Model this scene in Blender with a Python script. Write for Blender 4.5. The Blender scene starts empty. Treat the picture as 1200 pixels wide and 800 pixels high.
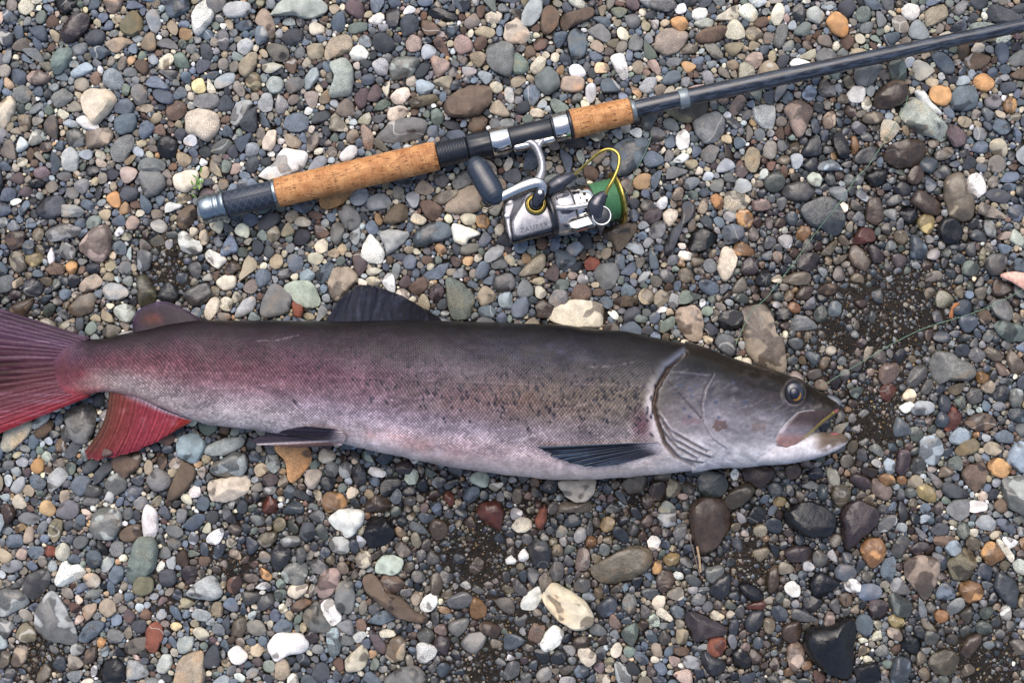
import bpy, bmesh, math, random
import numpy as np
from mathutils import Vector, Matrix

# ------------------------------------------------------------------ camera, sky, sun, exposure
S = 0.00085            # metres on the gravel per pixel of a 1200 px wide view
H = 1.25               # camera height above the gravel
scene = bpy.context.scene
COL = scene.collection
cam_d = bpy.data.cameras.new("camera")
cam_d.sensor_width = 36.0
cam_d.lens = 36.0 * H / (1200 * S)
cam_d.clip_end = 100
cam_d.clip_start = 0.01
cam = bpy.data.objects.new("camera", cam_d)
cam.location = (0, 0, H)
COL.objects.link(cam)
scene.camera = cam

SUN_EL, SUN_AZ = math.radians(60), math.radians(-14)   # azimuth from +Y (top of the view), clockwise
world = bpy.data.worlds.new("World")
scene.world = world
world.use_nodes = True
wn = world.node_tree
bg = wn.nodes["Background"]
sky = wn.nodes.new("ShaderNodeTexSky")
sky.sky_type = 'NISHITA'
sky.sun_disc = False
sky.sun_elevation = SUN_EL
sky.sun_rotation = SUN_AZ
sky.dust_density = 4.0
sky.air_density = 0.9
sky.ozone_density = 0.9
wn.links.new(sky.outputs[0], bg.inputs[0])
bg.inputs[1].default_value = 0.15
sun_d = bpy.data.lights.new("sun", 'SUN')
sun_d.energy = 1.1
sun_d.angle = math.radians(60)
sun_d.color = (1.0, 0.965, 0.91)
sun = bpy.data.objects.new("sun", sun_d)
sd_ = Vector((math.sin(SUN_AZ) * math.cos(SUN_EL), math.cos(SUN_AZ) * math.cos(SUN_EL), math.sin(SUN_EL)))
sun.rotation_euler = sd_.to_track_quat('Z', 'Y').to_euler()
sun.location = sd_ * 5
COL.objects.link(sun)
vs = scene.view_settings
vs.view_transform = 'Standard'
vs.look = 'None'
vs.exposure = 0.55
vs.gamma = 1.0
vs.use_curve_mapping = False

# ------------------------------------------------------------------ helpers
rng = np.random.default_rng(7)

def lin(c):
    c = np.asarray(c, float) / 255.0
    return np.where(c <= 0.04045, c / 12.92, ((c + 0.055) / 1.055) ** 2.4)

def P(px, py, z=0.0):
    k = S * (1 - z / H)
    return Vector(((px - 600) * k, (400 - py) * k, z))

def Pn(px, py, z):
    px, py, z = np.broadcast_arrays(np.asarray(px, float), np.asarray(py, float), np.asarray(z, float))
    k = S * (1 - z / H)
    return np.stack([(px - 600) * k, (400 - py) * k, z], -1)

def mesh_np(name, V, F, mat=None, smooth=True, flags=None, attrs=None, parent=None, link=True):
    """V (n,3); F (m,3) or (m,4) int array, or a list of such arrays."""
    me = bpy.data.meshes.new(name)
    V = np.ascontiguousarray(V, np.float32)
    if not isinstance(F, list):
        F = [F]
    F = [np.asarray(f, np.int32) for f in F if len(f)]
    li = np.concatenate([f.ravel() for f in F])
    sizes = np.concatenate([np.full(len(f), f.shape[1], np.int32) for f in F])
    starts = np.concatenate([[0], np.cumsum(sizes)[:-1]]).astype(np.int32)
    me.vertices.add(len(V)); me.vertices.foreach_set("co", V.ravel())
    me.loops.add(len(li)); me.loops.foreach_set("vertex_index", li)
    me.polygons.add(len(sizes)); me.polygons.foreach_set("loop_start", starts)
    me.polygons.foreach_set("use_smooth", np.full(len(sizes), smooth) if flags is None else flags)
    me.update(calc_edges=True)
    for k, a in (attrs or {}).items():
        a = np.asarray(a, np.float32)
        if a.ndim == 1:
            at = me.attributes.new(k, 'FLOAT', 'POINT'); at.data.foreach_set("value", np.ascontiguousarray(a))
        else:
            at = me.attributes.new(k, 'FLOAT_VECTOR', 'POINT'); at.data.foreach_set("vector", np.ascontiguousarray(a).ravel())
    if mat: me.materials.append(mat)
    if not link: return me
    o = bpy.data.objects.new(name, me)
    COL.objects.link(o)
    if parent: o.parent = parent
    return o

def grid_faces(nu, nv, wrap_v=False, off=0, flip=False):
    i = np.arange(nu - 1)[:, None]
    j = np.arange(nv if wrap_v else nv - 1)[None, :]
    j2 = (j + 1) % nv
    f = np.stack([i * nv + j, (i + 1) * nv + j, (i + 1) * nv + j2, i * nv + j2], -1).reshape(-1, 4) + off
    return f[:, ::-1] if flip else f

def tag(o, label=None, cat=None, group=None, kind=None):
    if label: o["label"] = label
    if cat: o["category"] = cat
    if group: o["group"] = group
    if kind: o["kind"] = kind
    return o

def empty(name, loc):
    o = bpy.data.objects.new(name, None); COL.objects.link(o)
    o.location = loc; o.empty_display_size = 0.02
    return o

def adopt(child, parent):
    child.parent = parent
    # empties stand at a base point; part meshes carry world coordinates
    m = Matrix.Translation(parent.location) if parent.type == 'EMPTY' else Matrix.Identity(4)
    child.matrix_parent_inverse = m.inverted()
    return child

def hash2(i, j, seed):
    n = (i.astype(np.int64) * 374761393 + j.astype(np.int64) * 668265263 + seed * 974634777) & 0x7fffffff
    n = ((n ^ (n >> 13)) * 1274126177) & 0x7fffffff
    return ((n ^ (n >> 16)) & 0xffff) / 65535.0

def vnoise(x, y, seed=0):
    x = np.asarray(x, float); y = np.asarray(y, float)
    i = np.floor(x); j = np.floor(y); u = x - i; v = y - j
    u = u * u * (3 - 2 * u); v = v * v * (3 - 2 * v)
    i = i.astype(int); j = j.astype(int)
    a = hash2(i, j, seed); b = hash2(i + 1, j, seed); c = hash2(i, j + 1, seed); d = hash2(i + 1, j + 1, seed)
    return (a * (1 - u) + b * u) * (1 - v) + (c * (1 - u) + d * u) * v

def fbm(x, y, seed=0, o=3):
    t = 0; a = 0.5; s = 0
    for k in range(o):
        t = t + a * vnoise(x * 2 ** k, y * 2 ** k, seed + k * 17); s += a; a *= 0.5
    return t / s

def sstep(a, b, x):
    t = np.clip((x - a) / (b - a), 0, 1)
    return t * t * (3 - 2 * t)

def poly_dist(px, py, pts):
    """distance to a polyline and parameter along it (0..1)"""
    pts = np.asarray(pts, float)
    best = np.full(px.shape, 1e9); par = np.zeros(px.shape)
    n = len(pts) - 1
    for k in range(n):
        a, b = pts[k], pts[k + 1]; d = b - a
        t = np.clip(((px - a[0]) * d[0] + (py - a[1]) * d[1]) / (d @ d + 1e-9), 0, 1)
        q = np.hypot(px - a[0] - t * d[0], py - a[1] - t * d[1])
        m = q < best
        best = np.where(m, q, best); par = np.where(m, (k + t) / n, par)
    return best, par

def in_poly(px, py, pts):
    pts = np.asarray(pts, float); r = np.zeros(px.shape, bool)
    for k in range(len(pts)):
        x1, y1 = pts[k]; x2, y2 = pts[(k + 1) % len(pts)]
        c = (y1 > py) != (y2 > py)
        r ^= c & (px < (x2 - x1) * (py - y1) / (y2 - y1 + 1e-12) + x1)
    return r

def catmull(pts, n, closed=False):
    pts = np.asarray(pts, float)
    if closed: q = np.vstack([pts[-1:], pts, pts[:2]])
    else: q = np.vstack([2 * pts[:1] - pts[1:2], pts, 2 * pts[-1:] - pts[-2:-1]])
    m = len(q) - 3
    t = np.linspace(0, m, 40 * m + 1); i = np.minimum(t.astype(int), m - 1); u = (t - i)[:, None]
    a, b, c, d = q[i], q[i + 1], q[i + 2], q[i + 3]
    r = 0.5 * (2 * b + (c - a) * u + (2 * a - 5 * b + 4 * c - d) * u ** 2 + (3 * b - a - 3 * c + d) * u ** 3)
    L = np.concatenate([[0], np.cumsum(np.linalg.norm(np.diff(r, axis=0), axis=1))])
    s = np.linspace(0, L[-1], n + 1 if closed else n)
    out = np.stack([np.interp(s, L, r[:, k]) for k in range(r.shape[1])], -1)
    return out[:-1] if closed else out

# ------------------------------------------------------------------ materials
class NT:
    def __init__(s, name):
        s.m = bpy.data.materials.new(name); s.m.use_nodes = True
        s.t = s.m.node_tree; s.b = s.t.nodes["Principled BSDF"]
    def n(s, typ, **kw):
        nd = s.t.nodes.new(typ)
        for k, v in kw.items(): setattr(nd, k, v)
        return nd
    def put(s, sock, v):
        if hasattr(v, 'links') or isinstance(v, bpy.types.NodeSocket): s.t.links.new(v, sock)
        else: sock.default_value = v
    def math(s, op, a, b=0.0, c=0.0, clamp=False):
        nd = s.n("ShaderNodeMath", operation=op, use_clamp=clamp)
        for k, v in enumerate((a, b, c)): s.put(nd.inputs[k], v)
        return nd.outputs[0]
    def mix(s, f, a, b, mode='MIX'):
        nd = s.n("ShaderNodeMix", data_type='RGBA', blend_type=mode)
        s.put(nd.inputs[0], f); s.put(nd.inputs[6], a); s.put(nd.inputs[7], b)
        return nd.outputs[2]
    def attr(s, name, out="Fac"):
        return s.n("ShaderNodeAttribute", attribute_name=name).outputs[out]
    def noise(s, vec, scale, detail=2.0, rough=0.5, dist=0.0, out=0):
        nd = s.n("ShaderNodeTexNoise")
        s.put(nd.inputs["Vector"], vec); nd.inputs["Scale"].default_value = scale
        nd.inputs["Detail"].default_value = detail; nd.inputs["Roughness"].default_value = rough
        nd.inputs["Distortion"].default_value = dist
        return nd.outputs[out]
    def ramp(s, f, a, b, lo=0.0, hi=1.0):
        nd = s.n("ShaderNodeMapRange", interpolation_type='SMOOTHSTEP')
        s.put(nd.inputs[0], f)
        for k, v in zip((1, 2, 3, 4), (a, b, lo, hi)): s.put(nd.inputs[k], v)
        return nd.outputs[0]
    def bump(s, h, strength=0.4, dist=0.001, prev=None):
        nd = s.n("ShaderNodeBump"); nd.inputs["Strength"].default_value = strength
        nd.inputs["Distance"].default_value = dist; s.put(nd.inputs["Height"], h)
        if prev is not None: s.put(nd.inputs["Normal"], prev)
        return nd.outputs[0]
    def set(s, **kw):
        for k, v in kw.items():
            s.put(s.b.inputs[k.replace('_', ' ')], v)
        return s.m

def rgba(c): return tuple(float(x) for x in lin(c)) + (1.0,)

def stone_material():
    n = NT("stone")
    pos = n.n("ShaderNodeNewGeometry").outputs["Position"]
    sd = n.attr("sd", "Vector")
    va = n.n("ShaderNodeVectorMath", operation='ADD'); n.put(va.inputs[0], pos); n.put(va.inputs[1], sd)
    v = va.outputs[0]
    sep = n.n("ShaderNodeSeparateXYZ"); n.put(sep.inputs[0], sd)
    col = n.attr("col", "Vector")
    wet = n.attr("wet", "Fac")
    n1 = n.noise(v, 110, 4, 0.6)
    c = n.mix(1.0, col, n.ramp(n1, 0.25, 0.75, 0.72, 1.22), 'MULTIPLY')
    # fine speckle, stronger on some stones
    n2 = n.noise(v, 1100, 2, 0.6)
    c = n.mix(n.math('MULTIPLY', n.math('FRACT', n.math('MULTIPLY', sep.outputs[0], 7.31)), 0.75), c,
              n.mix(1.0, c, n.ramp(n2, 0.32, 0.68, 0.45, 1.5), 'MULTIPLY'))
    # rusty / mineral tint in patches
    n3 = n.noise(v, 55, 2, 0.5)
    tint = n.math('MULTIPLY', n.ramp(n3, 0.52, 0.66), n.ramp(n.math('FRACT', n.math('MULTIPLY', sep.outputs[1], 5.7)), 0.45, 1.0, 0.0, 0.6))
    c = n.mix(tint, c, n.mix(1.0, c, (1.18, 0.9, 0.66, 1), 'MULTIPLY'))
    # pale veins on a few
    n4 = n.noise(v, 24, 1.5, 0.4, 0.15)
    ridge = n.math('ABSOLUTE', n.math('SUBTRACT', n4, 0.5))
    vein = n.math('MULTIPLY', n.ramp(ridge, 0.009, 0.003), n.ramp(n.math('FRACT', n.math('MULTIPLY', sep.outputs[2], 3.3)), 0.8, 0.86, 0.0, 0.6))
    c = n.mix(vein, c, (0.55, 0.53, 0.48, 1))
    # pits and cracks (dark) on some
    n6 = n.noise(v, 420, 3, 0.65)
    pit = n.math('MULTIPLY', n.ramp(n6, 0.66, 0.74), n.ramp(n.math('FRACT', n.math('MULTIPLY', sep.outputs[0], 3.9)), 0.5, 0.9, 0.0, 0.7))
    c = n.mix(pit, c, n.mix(1.0, c, (0.3, 0.27, 0.25, 1), 'MULTIPLY'))
    # drying water: sharp-edged dark patches
    n5 = n.noise(v, 62, 1.5, 0.45, 0.3)
    w = n.ramp(n.math('ADD', n5, wet), 0.985, 1.03)
    damp_shade = n.ramp(n.math('ADD', n5, wet), 0.90, 1.03, 0.0, 0.25)
    c = n.mix(damp_shade, c, n.mix(1.0, c, (0.62, 0.60, 0.58, 1), 'MULTIPLY'))
    c = n.mix(w, c, n.mix(1.0, c, (0.40, 0.385, 0.38, 1), 'MULTIPLY'))
    rough = n.math('SUBTRACT', n.ramp(n1, 0.3, 0.7, 0.62, 0.85), n.math('MULTIPLY', w, 0.44))
    h = n.math('ADD', n.math('MULTIPLY', n1, 1.0), n.math('ADD', n.math('MULTIPLY', n2, 0.12), n.math('MULTIPLY', pit, -0.6)))
    bp = n.bump(h, 0.55, 0.0016)
    return n.set(Base_Color=c, Roughness=rough, Normal=bp, Specular_IOR_Level=n.math('ADD', 0.3, n.math('MULTIPLY', w, 0.25)))

def sand_material():
    n = NT("wet_sand")
    pos = n.n("ShaderNodeNewGeometry").outputs["Position"]
    a = n.noise(pos, 900, 3, 0.7); b = n.noise(pos, 14, 3, 0.6); g = n.noise(pos, 2600, 1, 0.5)
    c = n.mix(n.ramp(b, 0.35, 0.65), (0.020, 0.015, 0.010, 1), (0.045, 0.034, 0.023, 1))
    c = n.mix(n.ramp(a, 0.55, 0.72), c, (0.11, 0.082, 0.054, 1))
    c = n.mix(n.ramp(g, 0.68, 0.74), c, (0.28, 0.23, 0.15, 1))
    # beyond the built pebbles the bar goes on as gravel too far away to tell apart
    sp = n.n("ShaderNodeSeparateXYZ"); n.put(sp.inputs[0], pos)
    far = n.math('MAXIMUM', n.math('SUBTRACT', n.math('ABSOLUTE', sp.outputs[0]), 0.69), n.math('SUBTRACT', n.math('ABSOLUTE', sp.outputs[1]), 0.52))
    far = n.ramp(far, -0.01, 0.02)
    vo = n.n("ShaderNodeTexVoronoi"); n.put(vo.inputs["Vector"], pos); vo.inputs["Scale"].default_value = 75
    sc_ = n.n("ShaderNodeSeparateXYZ"); n.put(sc_.inputs[0], vo.outputs["Color"])
    rk = n.n("ShaderNodeValToRGB"); n.put(rk.inputs[0], sc_.outputs[0])
    for p_, c_ in ((0.25, (0.05, 0.055, 0.065, 1)), (0.5, (0.17, 0.18, 0.19, 1)), (0.75, (0.26, 0.22, 0.16, 1))): rk.color_ramp.elements.new(p_).color = c_
    rk.color_ramp.elements[0].color = (0.04, 0.04, 0.045, 1); rk.color_ramp.elements[-1].color = (0.5, 0.47, 0.4, 1)
    gap = n.ramp(vo.outputs["Distance"], 0.42, 0.62)
    cg = n.mix(gap, rk.outputs[0], (0.02, 0.017, 0.014, 1))
    c = n.mix(far, c, cg)
    hh = n.math('ADD', n.math('ADD', a, g), n.math('MULTIPLY', far, n.math('MULTIPLY', n.ramp(vo.outputs["Distance"], 0.6, 0.0), 3.0)))
    return n.set(Base_Color=c, Roughness=n.ramp(a, 0.3, 0.7, 0.35, 0.8), Normal=n.bump(hh, 1.0, 0.004))

M = {}
M['stone'] = stone_material()
M['sand'] = sand_material()
# ------------------------------------------------------------------ catalogue of the larger stones
# each line: colour code, outline in quarter-pixels of a 300 x 200 px plot, then an optional look of its own
COLOURS = dict(
 k=((50,50,56),"black"), d=((84,86,94),"dark grey"), g=((128,127,126),"grey"), l=((168,170,168),"light grey"),
 b=((104,116,128),"blue-grey"), B=((152,166,176),"pale blue-grey"), w=((222,219,210),"white"), c=((210,194,168),"cream"),
 t=((168,150,125),"tan"), o=((198,150,95),"ochre"), y=((205,182,120),"yellowish"), r=((142,84,66),"brick red"),
 n=((120,97,79),"brown"), p=((104,88,92),"purple-brown"), s=((176,150,134),"pinkish"), e=((116,128,120),"green-grey"),
 E=((172,180,165),"pale green"), u=((128,118,90),"olive"))
CATALOGUE = {
(0,0): """
c 390,450 420,420 480,425 530,440 540,480 510,530 460,580 430,585 400,530 385,490|cream rounded stone tapering to a blunt point
c 870,560 900,520 960,510 1010,530 1030,580 1010,630 975,665 930,640 880,620|blunt cream stone with a tan stain
p 290,150 330,80 390,60 425,90 410,140 370,180 320,200 295,185|oval stone with a maroon wet patch
u 565,120 610,60 640,60 670,100 660,140 620,170 575,150|lumpy olive-brown stone
t 495,205 540,180 600,180 625,195 590,220 545,250 515,235
b 775,30 800,0 880,0 890,40 850,70 800,85
w 905,50 940,10 970,10 1000,70 975,120 930,165 905,140|pear-shaped pale stone standing tall
l 1050,30 1100,10 1170,20 1160,70 1090,85 1050,70
g 970,0 1050,0 1050,40 1010,60 980,40
k 260,0 360,0 340,50 310,70 270,40
s 490,0 575,0 560,50 520,65 495,30
e 245,280 270,235 330,230 335,270 300,330 260,350 245,330
s 130,350 170,325 235,360 220,390 170,400 135,385
g 65,420 110,400 145,430 140,470 100,485 65,460
g 245,450 290,415 340,440 335,470 280,505 250,485
c 0,490 50,455 75,490 45,570 0,605
w 360,560 400,545 460,590 440,610 390,600
t 405,635 430,610 510,600 530,640 500,680 420,695 405,675
b 540,560 580,535 635,540 630,610 560,630 540,600
g 520,700 560,650 610,635 630,670 580,755 530,745
b 540,500 590,460 630,500 600,535 545,530
l 295,720 330,690 370,730 355,800 300,790
g 655,760 700,740 770,760 765,800 655,800
g 310,630 350,605 395,630 385,685 330,685
k 740,680 770,635 830,660 820,735 760,735
l 1080,560 1110,490 1170,470 1180,500 1130,580 1090,585
d 1125,570 1190,500 1200,510 1200,610 1150,615
t 1120,320 1160,260 1200,250 1200,310 1150,365
l 1115,205 1160,180 1190,210 1160,255 1120,245
d 400,185 440,140 490,155 480,205 430,215
g 615,430 650,395 690,430 680,480 640,490
t 630,510 690,490 725,505 690,530
b 425,230 470,215 520,250 460,280 430,260
B 335,340 400,295 435,320 400,350 350,365
g 1020,150 1050,140 1075,180 1065,230 1030,230
g 905,470 960,440 1020,450 1020,500 940,510""",
(1,0): """
E 75,70 100,20 150,0 280,0 330,30 320,65 230,90 180,70|pale green-tan slab with a scalloped edge
t 0,60 40,40 75,80 90,160 70,185 20,130 0,110
b 0,130 30,120 55,165 40,200 0,205
d 120,180 160,140 210,145 215,190 160,215
t 325,240 345,190 420,165 455,190 440,235 380,265 330,280|two-tone brown and white stone
t 240,220 280,205 315,215 310,270 260,280 245,260
w 440,250 470,215 510,220 525,260 500,285 460,285
E 350,300 420,280 450,320 455,390 440,440 370,455 345,440 370,370|grey-green stone with a waisted side
l 550,290 600,275 625,310 610,350 580,355 550,325
l 635,290 680,270 750,270 765,300 730,350 660,375 630,355|light grey rounded rectangular stone
s 705,190 740,165 775,190 770,235 730,245 705,225
s 930,190 965,165 1010,195 1010,235 960,255 935,235
g 1080,230 1110,210 1200,205 1200,340 1150,350 1100,320 1080,280|large squarish grey stone
n 880,510 910,460 980,410 1060,395 1105,430 1090,490 1020,545 930,550|dark brown speckled flat oval stone
s 820,265 870,275 910,295 900,330 850,360 830,320
c 635,450 670,415 715,415 720,450 690,485 645,485
u 720,470 780,450 850,445 850,475 780,500 735,505
c 615,550 630,510 690,500 715,525 690,555 640,570
g 560,640 620,585 700,555 780,555 800,590 780,640 720,660 640,670 590,660|large smooth olive-grey oval stone
b 130,590 150,545 200,530 245,560 235,610 170,620
l 50,390 80,360 125,375 125,420 90,440 60,425
g 135,400 170,365 220,375 215,415 160,440
l 10,490 40,440 75,450 75,515 30,525
e 820,530 850,510 880,550 860,585 830,580
n 995,590 1020,550 1065,540 1085,570 1060,615 1010,620
t 1095,510 1120,475 1150,480 1190,540 1160,550 1110,535
p 460,460 490,420 525,420 520,480 490,510
s 490,600 520,595 550,640 545,690 515,700
t 135,640 160,630 210,665 200,695 150,685
c 30,670 60,615 95,620 85,690 45,705
k 805,50 860,40 940,75 940,100 880,95 820,80
b 920,0 1000,0 1000,40 960,55
c 1075,75 1110,55 1150,70 1135,110 1090,105
d 610,60 640,40 675,60 660,130 620,120
e 430,130 470,105 520,110 510,145 450,160
w 530,90 580,60 600,75 590,110 545,115
t 835,380 880,360 920,365 900,420 850,400
B 750,390 775,375 835,400 810,440 760,440""",
(2,0): """
l 45,90 70,20 110,0 140,20 130,80 90,120 55,120|pale speckled upright stone
n 135,90 150,40 200,35 220,80 200,140 150,160
n 220,90 260,65 350,40 385,50 370,85 290,125 235,145|long rust-brown oval stone
c 0,100 40,95 80,150 70,195 0,205 -40,180 -30,120
b 265,160 300,140 340,165 350,230 320,275 280,270 265,220|smooth dark blue-grey upright stone
g 355,150 390,120 430,120 465,170 440,200 390,180
l 610,0 740,0 770,30 730,55 660,45 615,20
w 845,60 870,40 910,45 915,75 890,95 855,95
o 745,100 770,80 810,85 825,120 800,145 760,130
s 670,200 690,160 750,130 810,145 825,180 790,230 730,260 680,240|large pinkish-brown oval stone
n 860,170 890,145 960,125 1005,125 1005,165 960,195 890,205 865,195|long dark brown oval stone
s 1095,280 1120,250 1165,250 1175,285 1150,320 1110,315
e 105,380 150,325 190,320 225,385 200,430 150,440|angular dark green-grey stone
s 230,400 250,360 330,370 335,410 300,435 240,425
c 85,320 120,270 155,275 155,310 110,350
e 0,260 40,255 80,310 60,340 10,345
w 465,265 520,255 545,350 520,370 480,320
l 595,415 630,370 675,370 670,420 630,440
b 705,380 740,335 785,340 785,380 730,400
u 720,510 800,480 900,470 920,490 900,540 840,575 770,560|olive-brown stone tucked under the rod blank
g 850,580 900,540 970,530 1000,600 980,650 920,675 870,640|grey four-sided stone
l 1130,510 1180,490 1230,500 1220,600 1150,580
g 645,600 690,600 720,635 680,670 650,655
w 770,640 800,610 830,630 825,690 780,695
d 255,670 300,640 350,660 345,690 270,695
w 550,620 590,600 610,620 595,650
g 885,715 930,680 970,700 940,765 895,750
w 755,755 800,720 830,735 800,765
c 85,520 120,510 155,530 140,550 95,550
t 0,370 50,350 65,380 20,410 0,400
g 545,220 570,165 610,180 610,220 580,240
s 635,295 670,280 695,330 680,355
t 790,235 830,205 870,220 860,250 800,255
g 530,90 565,65 600,90 590,130 550,130
E 855,110 900,85 945,100 930,130 880,130
b 375,85 430,80 460,100 450,130""",
(3,0): """
o 275,110 290,75 320,60 365,90 375,140 350,175 300,150|smooth ochre-brown stone
w 625,50 650,20 700,30 710,60 680,95 640,85
t 740,60 780,30 825,20 845,75 800,110 745,125
d 1025,60 1060,25 1100,35 1190,80 1150,110 1060,105
g 885,20 920,0 940,0 930,40 900,75 865,55
c 680,310 710,285 775,330 730,375 700,370
n 500,470 520,420 590,380 640,395 660,450 620,490 550,510 505,500|brown speckled rounded stone leaning on the pale slab
E 600,510 650,455 700,460 760,510 830,590 860,640 850,680 780,650 690,610 640,570|pale green flat pointed slab
w 690,430 730,430 760,480 810,520 800,545 730,500 700,460
o 755,440 780,405 840,410 860,450 835,495 780,485
o 960,385 1000,345 1050,370 1055,410 1010,430
n 920,280 960,250 1040,255 1030,300 970,330 930,310
b 860,450 890,410 960,410 985,460 960,510 880,520 855,495
w 370,440 410,405 455,420 440,475 390,480
s 80,515 120,475 170,480 210,510 190,570 150,650 120,620 100,560|pinkish kite-shaped stone
g 235,410 260,370 310,420 310,450 250,450
n 545,720 580,680 660,655 720,665 740,705 710,760 640,790 570,775|smooth wet brown egg-shaped stone
g 400,740 440,700 500,685 525,710 490,760 420,770
g 410,330 480,310 530,305 520,350 480,400 420,400
o 1105,480 1140,455 1165,490 1145,530 1110,520
g 220,270 250,230 300,235 320,275 260,295
g 1130,280 1170,240 1220,240 1220,300 1150,310
k 300,650 340,620 375,680 375,740 330,730
o 390,650 410,640 425,700 395,720
t 445,550 490,525 540,540 520,580 460,580
b 1050,600 1070,560 1130,570 1130,620 1090,635
g 25,190 50,120 85,120 90,170 60,225 30,220
w 105,310 130,275 210,300 180,315
p 830,600 870,585 925,630 920,680 870,685
b 455,0 500,0 535,30 500,50 460,30
l 180,60 220,30 265,70 240,110 195,100
e 120,150 170,105 200,120 190,165 140,170
e 940,130 980,105 1060,115 1050,135 960,145
E 1070,185 1120,160 1140,180 1110,205 1075,205
c 955,230 980,200 1015,215 1000,245 960,245
g 1015,470 1060,440 1095,470 1070,510 1025,505
n 1140,350 1210,310 1210,370 1150,370
B 240,770 300,750 345,790 340,800 245,800""",
(0,1): """
s 370,365 420,290 480,260 510,275 520,350 500,400 465,435 410,400|large triangular pinkish-cream stone
g 660,0 740,0 775,60 740,110 690,125 665,70
c 810,40 850,10 920,0 925,60 890,95 840,95
d 175,180 210,130 280,120 310,150 300,200 240,225 185,210
l 275,185 310,160 370,170 395,200 360,215 290,215
l 210,300 250,265 310,250 370,270 365,305 310,320 250,330|long pale stone with a wrinkled top
d 565,120 590,75 640,85 645,125 600,145
o 500,130 530,100 560,110 565,170 530,170
w 835,300 870,285 905,320 945,340 940,380 900,395 850,370|chalky white stone with a crease
w 950,380 990,375 1060,410 1050,440 1020,460 980,430
c 1015,520 1060,490 1105,500 1100,545 1050,560
u 640,510 670,485 700,510 735,570 725,620 680,640 650,610 655,560|brown stone shaped like a bowling pin
l 485,550 530,525 590,550 600,585 560,605 500,600
E 530,655 570,625 620,635 635,670 600,710 550,690
t 320,650 370,590 430,570 450,600 430,660 380,680 330,670
s 370,550 400,505 450,485 480,525 440,560 390,570
d 740,580 780,525 820,540 840,600 800,615 750,605
g 860,580 920,540 970,530 990,570 960,620 900,630
c 860,560 880,530 915,530 905,560 875,590
c 960,650 990,600 1025,600 1020,660 985,695 960,690
l 1100,680 1130,620 1180,590 1200,620 1180,660 1120,690
o 310,440 340,420 365,440 345,490 320,480
y 120,410 150,385 200,400 190,435 150,450
b 105,350 130,325 160,345 150,390 115,385
n 215,460 250,430 300,450 300,480 250,490
n 25,310 60,285 115,290 110,350 50,370
t 40,420 70,380 110,400 125,460 80,475
g 280,370 310,340 350,360 350,410 300,415
b 530,350 560,330 590,350 585,390 545,390
s 590,240 620,210 655,235 640,275 600,275
n 830,240 870,160 920,180 910,240 860,275
w 225,400 240,360 255,390 255,430 235,440
g 350,60 390,35 420,60 400,105 360,95
p 90,100 120,75 155,95 140,120 100,120
k 135,55 170,35 205,55 190,80 150,80
B 35,260 65,230 95,265 75,285 45,280
g 305,90 340,75 370,105 350,135 320,125
d 105,540 150,505 200,535 190,580 130,590
n 45,650 90,620 160,600 110,690 60,700""",
(1,1): """
o 300,130 380,100 460,85 440,120 390,165 330,180 300,165|honey-brown stone tucked under the long cork grip
b 165,160 260,130 275,160 240,200 200,190
t 135,215 165,185 200,195 190,225 160,245
c 180,240 210,215 255,235 250,260 200,260
d 10,240 50,200 105,205 110,240 60,275 20,275
g 385,190 420,160 460,180 490,230 470,270 430,280 400,240
g 345,290 380,240 410,270 400,330 370,350
w 495,370 520,310 550,310 600,380 590,430 550,435 500,410|white triangular stone
l 580,300 620,275 700,285 720,300 680,350 620,390 600,340|light grey fin-shaped angular stone
l 440,300 480,265 490,310 470,350 445,330
b 740,310 770,270 840,240 900,255 915,290 890,325 830,335 790,360 745,350|large smooth blue-grey bean-shaped stone
t 890,170 930,110 1010,70 1050,90 1060,150 1040,190 960,200 900,195|large mottled tan stone under the reel handle knob
w 920,255 960,255 1050,295 1000,320 980,350 930,330|chipped white stone
n 600,235 640,170 690,155 715,190 700,230 640,250
n 770,150 810,140 870,170 860,215 820,235 780,190
t 830,130 880,100 940,90 930,125 870,160
s 745,90 780,45 830,80 820,110 770,110
c 725,220 750,200 800,230 780,255 735,245
g 835,30 870,0 905,45 880,80 840,70
g 920,50 960,10 1010,0 1020,50 960,85 925,80
o 1035,220 1075,210 1095,240 1080,270 1040,260
t 345,500 370,460 420,450 470,480 470,520 420,570 385,615 350,580 340,540|large smooth tan stone by the dorsal fin
E 130,545 170,520 250,520 285,560 300,620 250,645 170,600|pale green-grey rounded stone
g 20,660 50,570 90,535 140,560 170,600 150,660 100,680 50,685|olive-grey humped stone
r 170,620 195,600 220,640 215,685 180,680
e 890,520 930,505 1000,545 1025,590 1010,660 990,695 920,690 900,620|green-grey upright slab against the fish's back
p 805,570 850,530 880,560 860,610 830,610|plum-coloured stone
b 690,420 710,395 745,405 745,455 705,460
b 285,490 320,440 365,430 360,470 320,525 290,520
B 205,490 240,460 275,485 260,515 215,515
b 0,480 40,460 70,490 50,535 10,545
b 145,420 170,390 215,410 215,460 170,475
p 455,400 485,385 520,430 500,480 465,485
c 515,510 550,495 585,520 560,540 525,530
c 275,350 310,320 335,340 325,380 290,385
l 1070,400 1110,360 1160,360 1150,400 1090,430
g 1105,440 1150,415 1180,435 1170,460 1115,460
g 1110,530 1130,490 1200,485 1215,530 1200,560 1140,565
t 1040,580 1075,540 1120,580 1110,610 1060,635
B 1135,600 1160,570 1195,570 1200,640 1150,640
b 1040,650 1090,630 1125,660 1100,695 1060,690
n 30,540 70,510 125,525 110,550 40,570
c 1120,270 1145,250 1165,270 1150,305 1125,300""",
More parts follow.
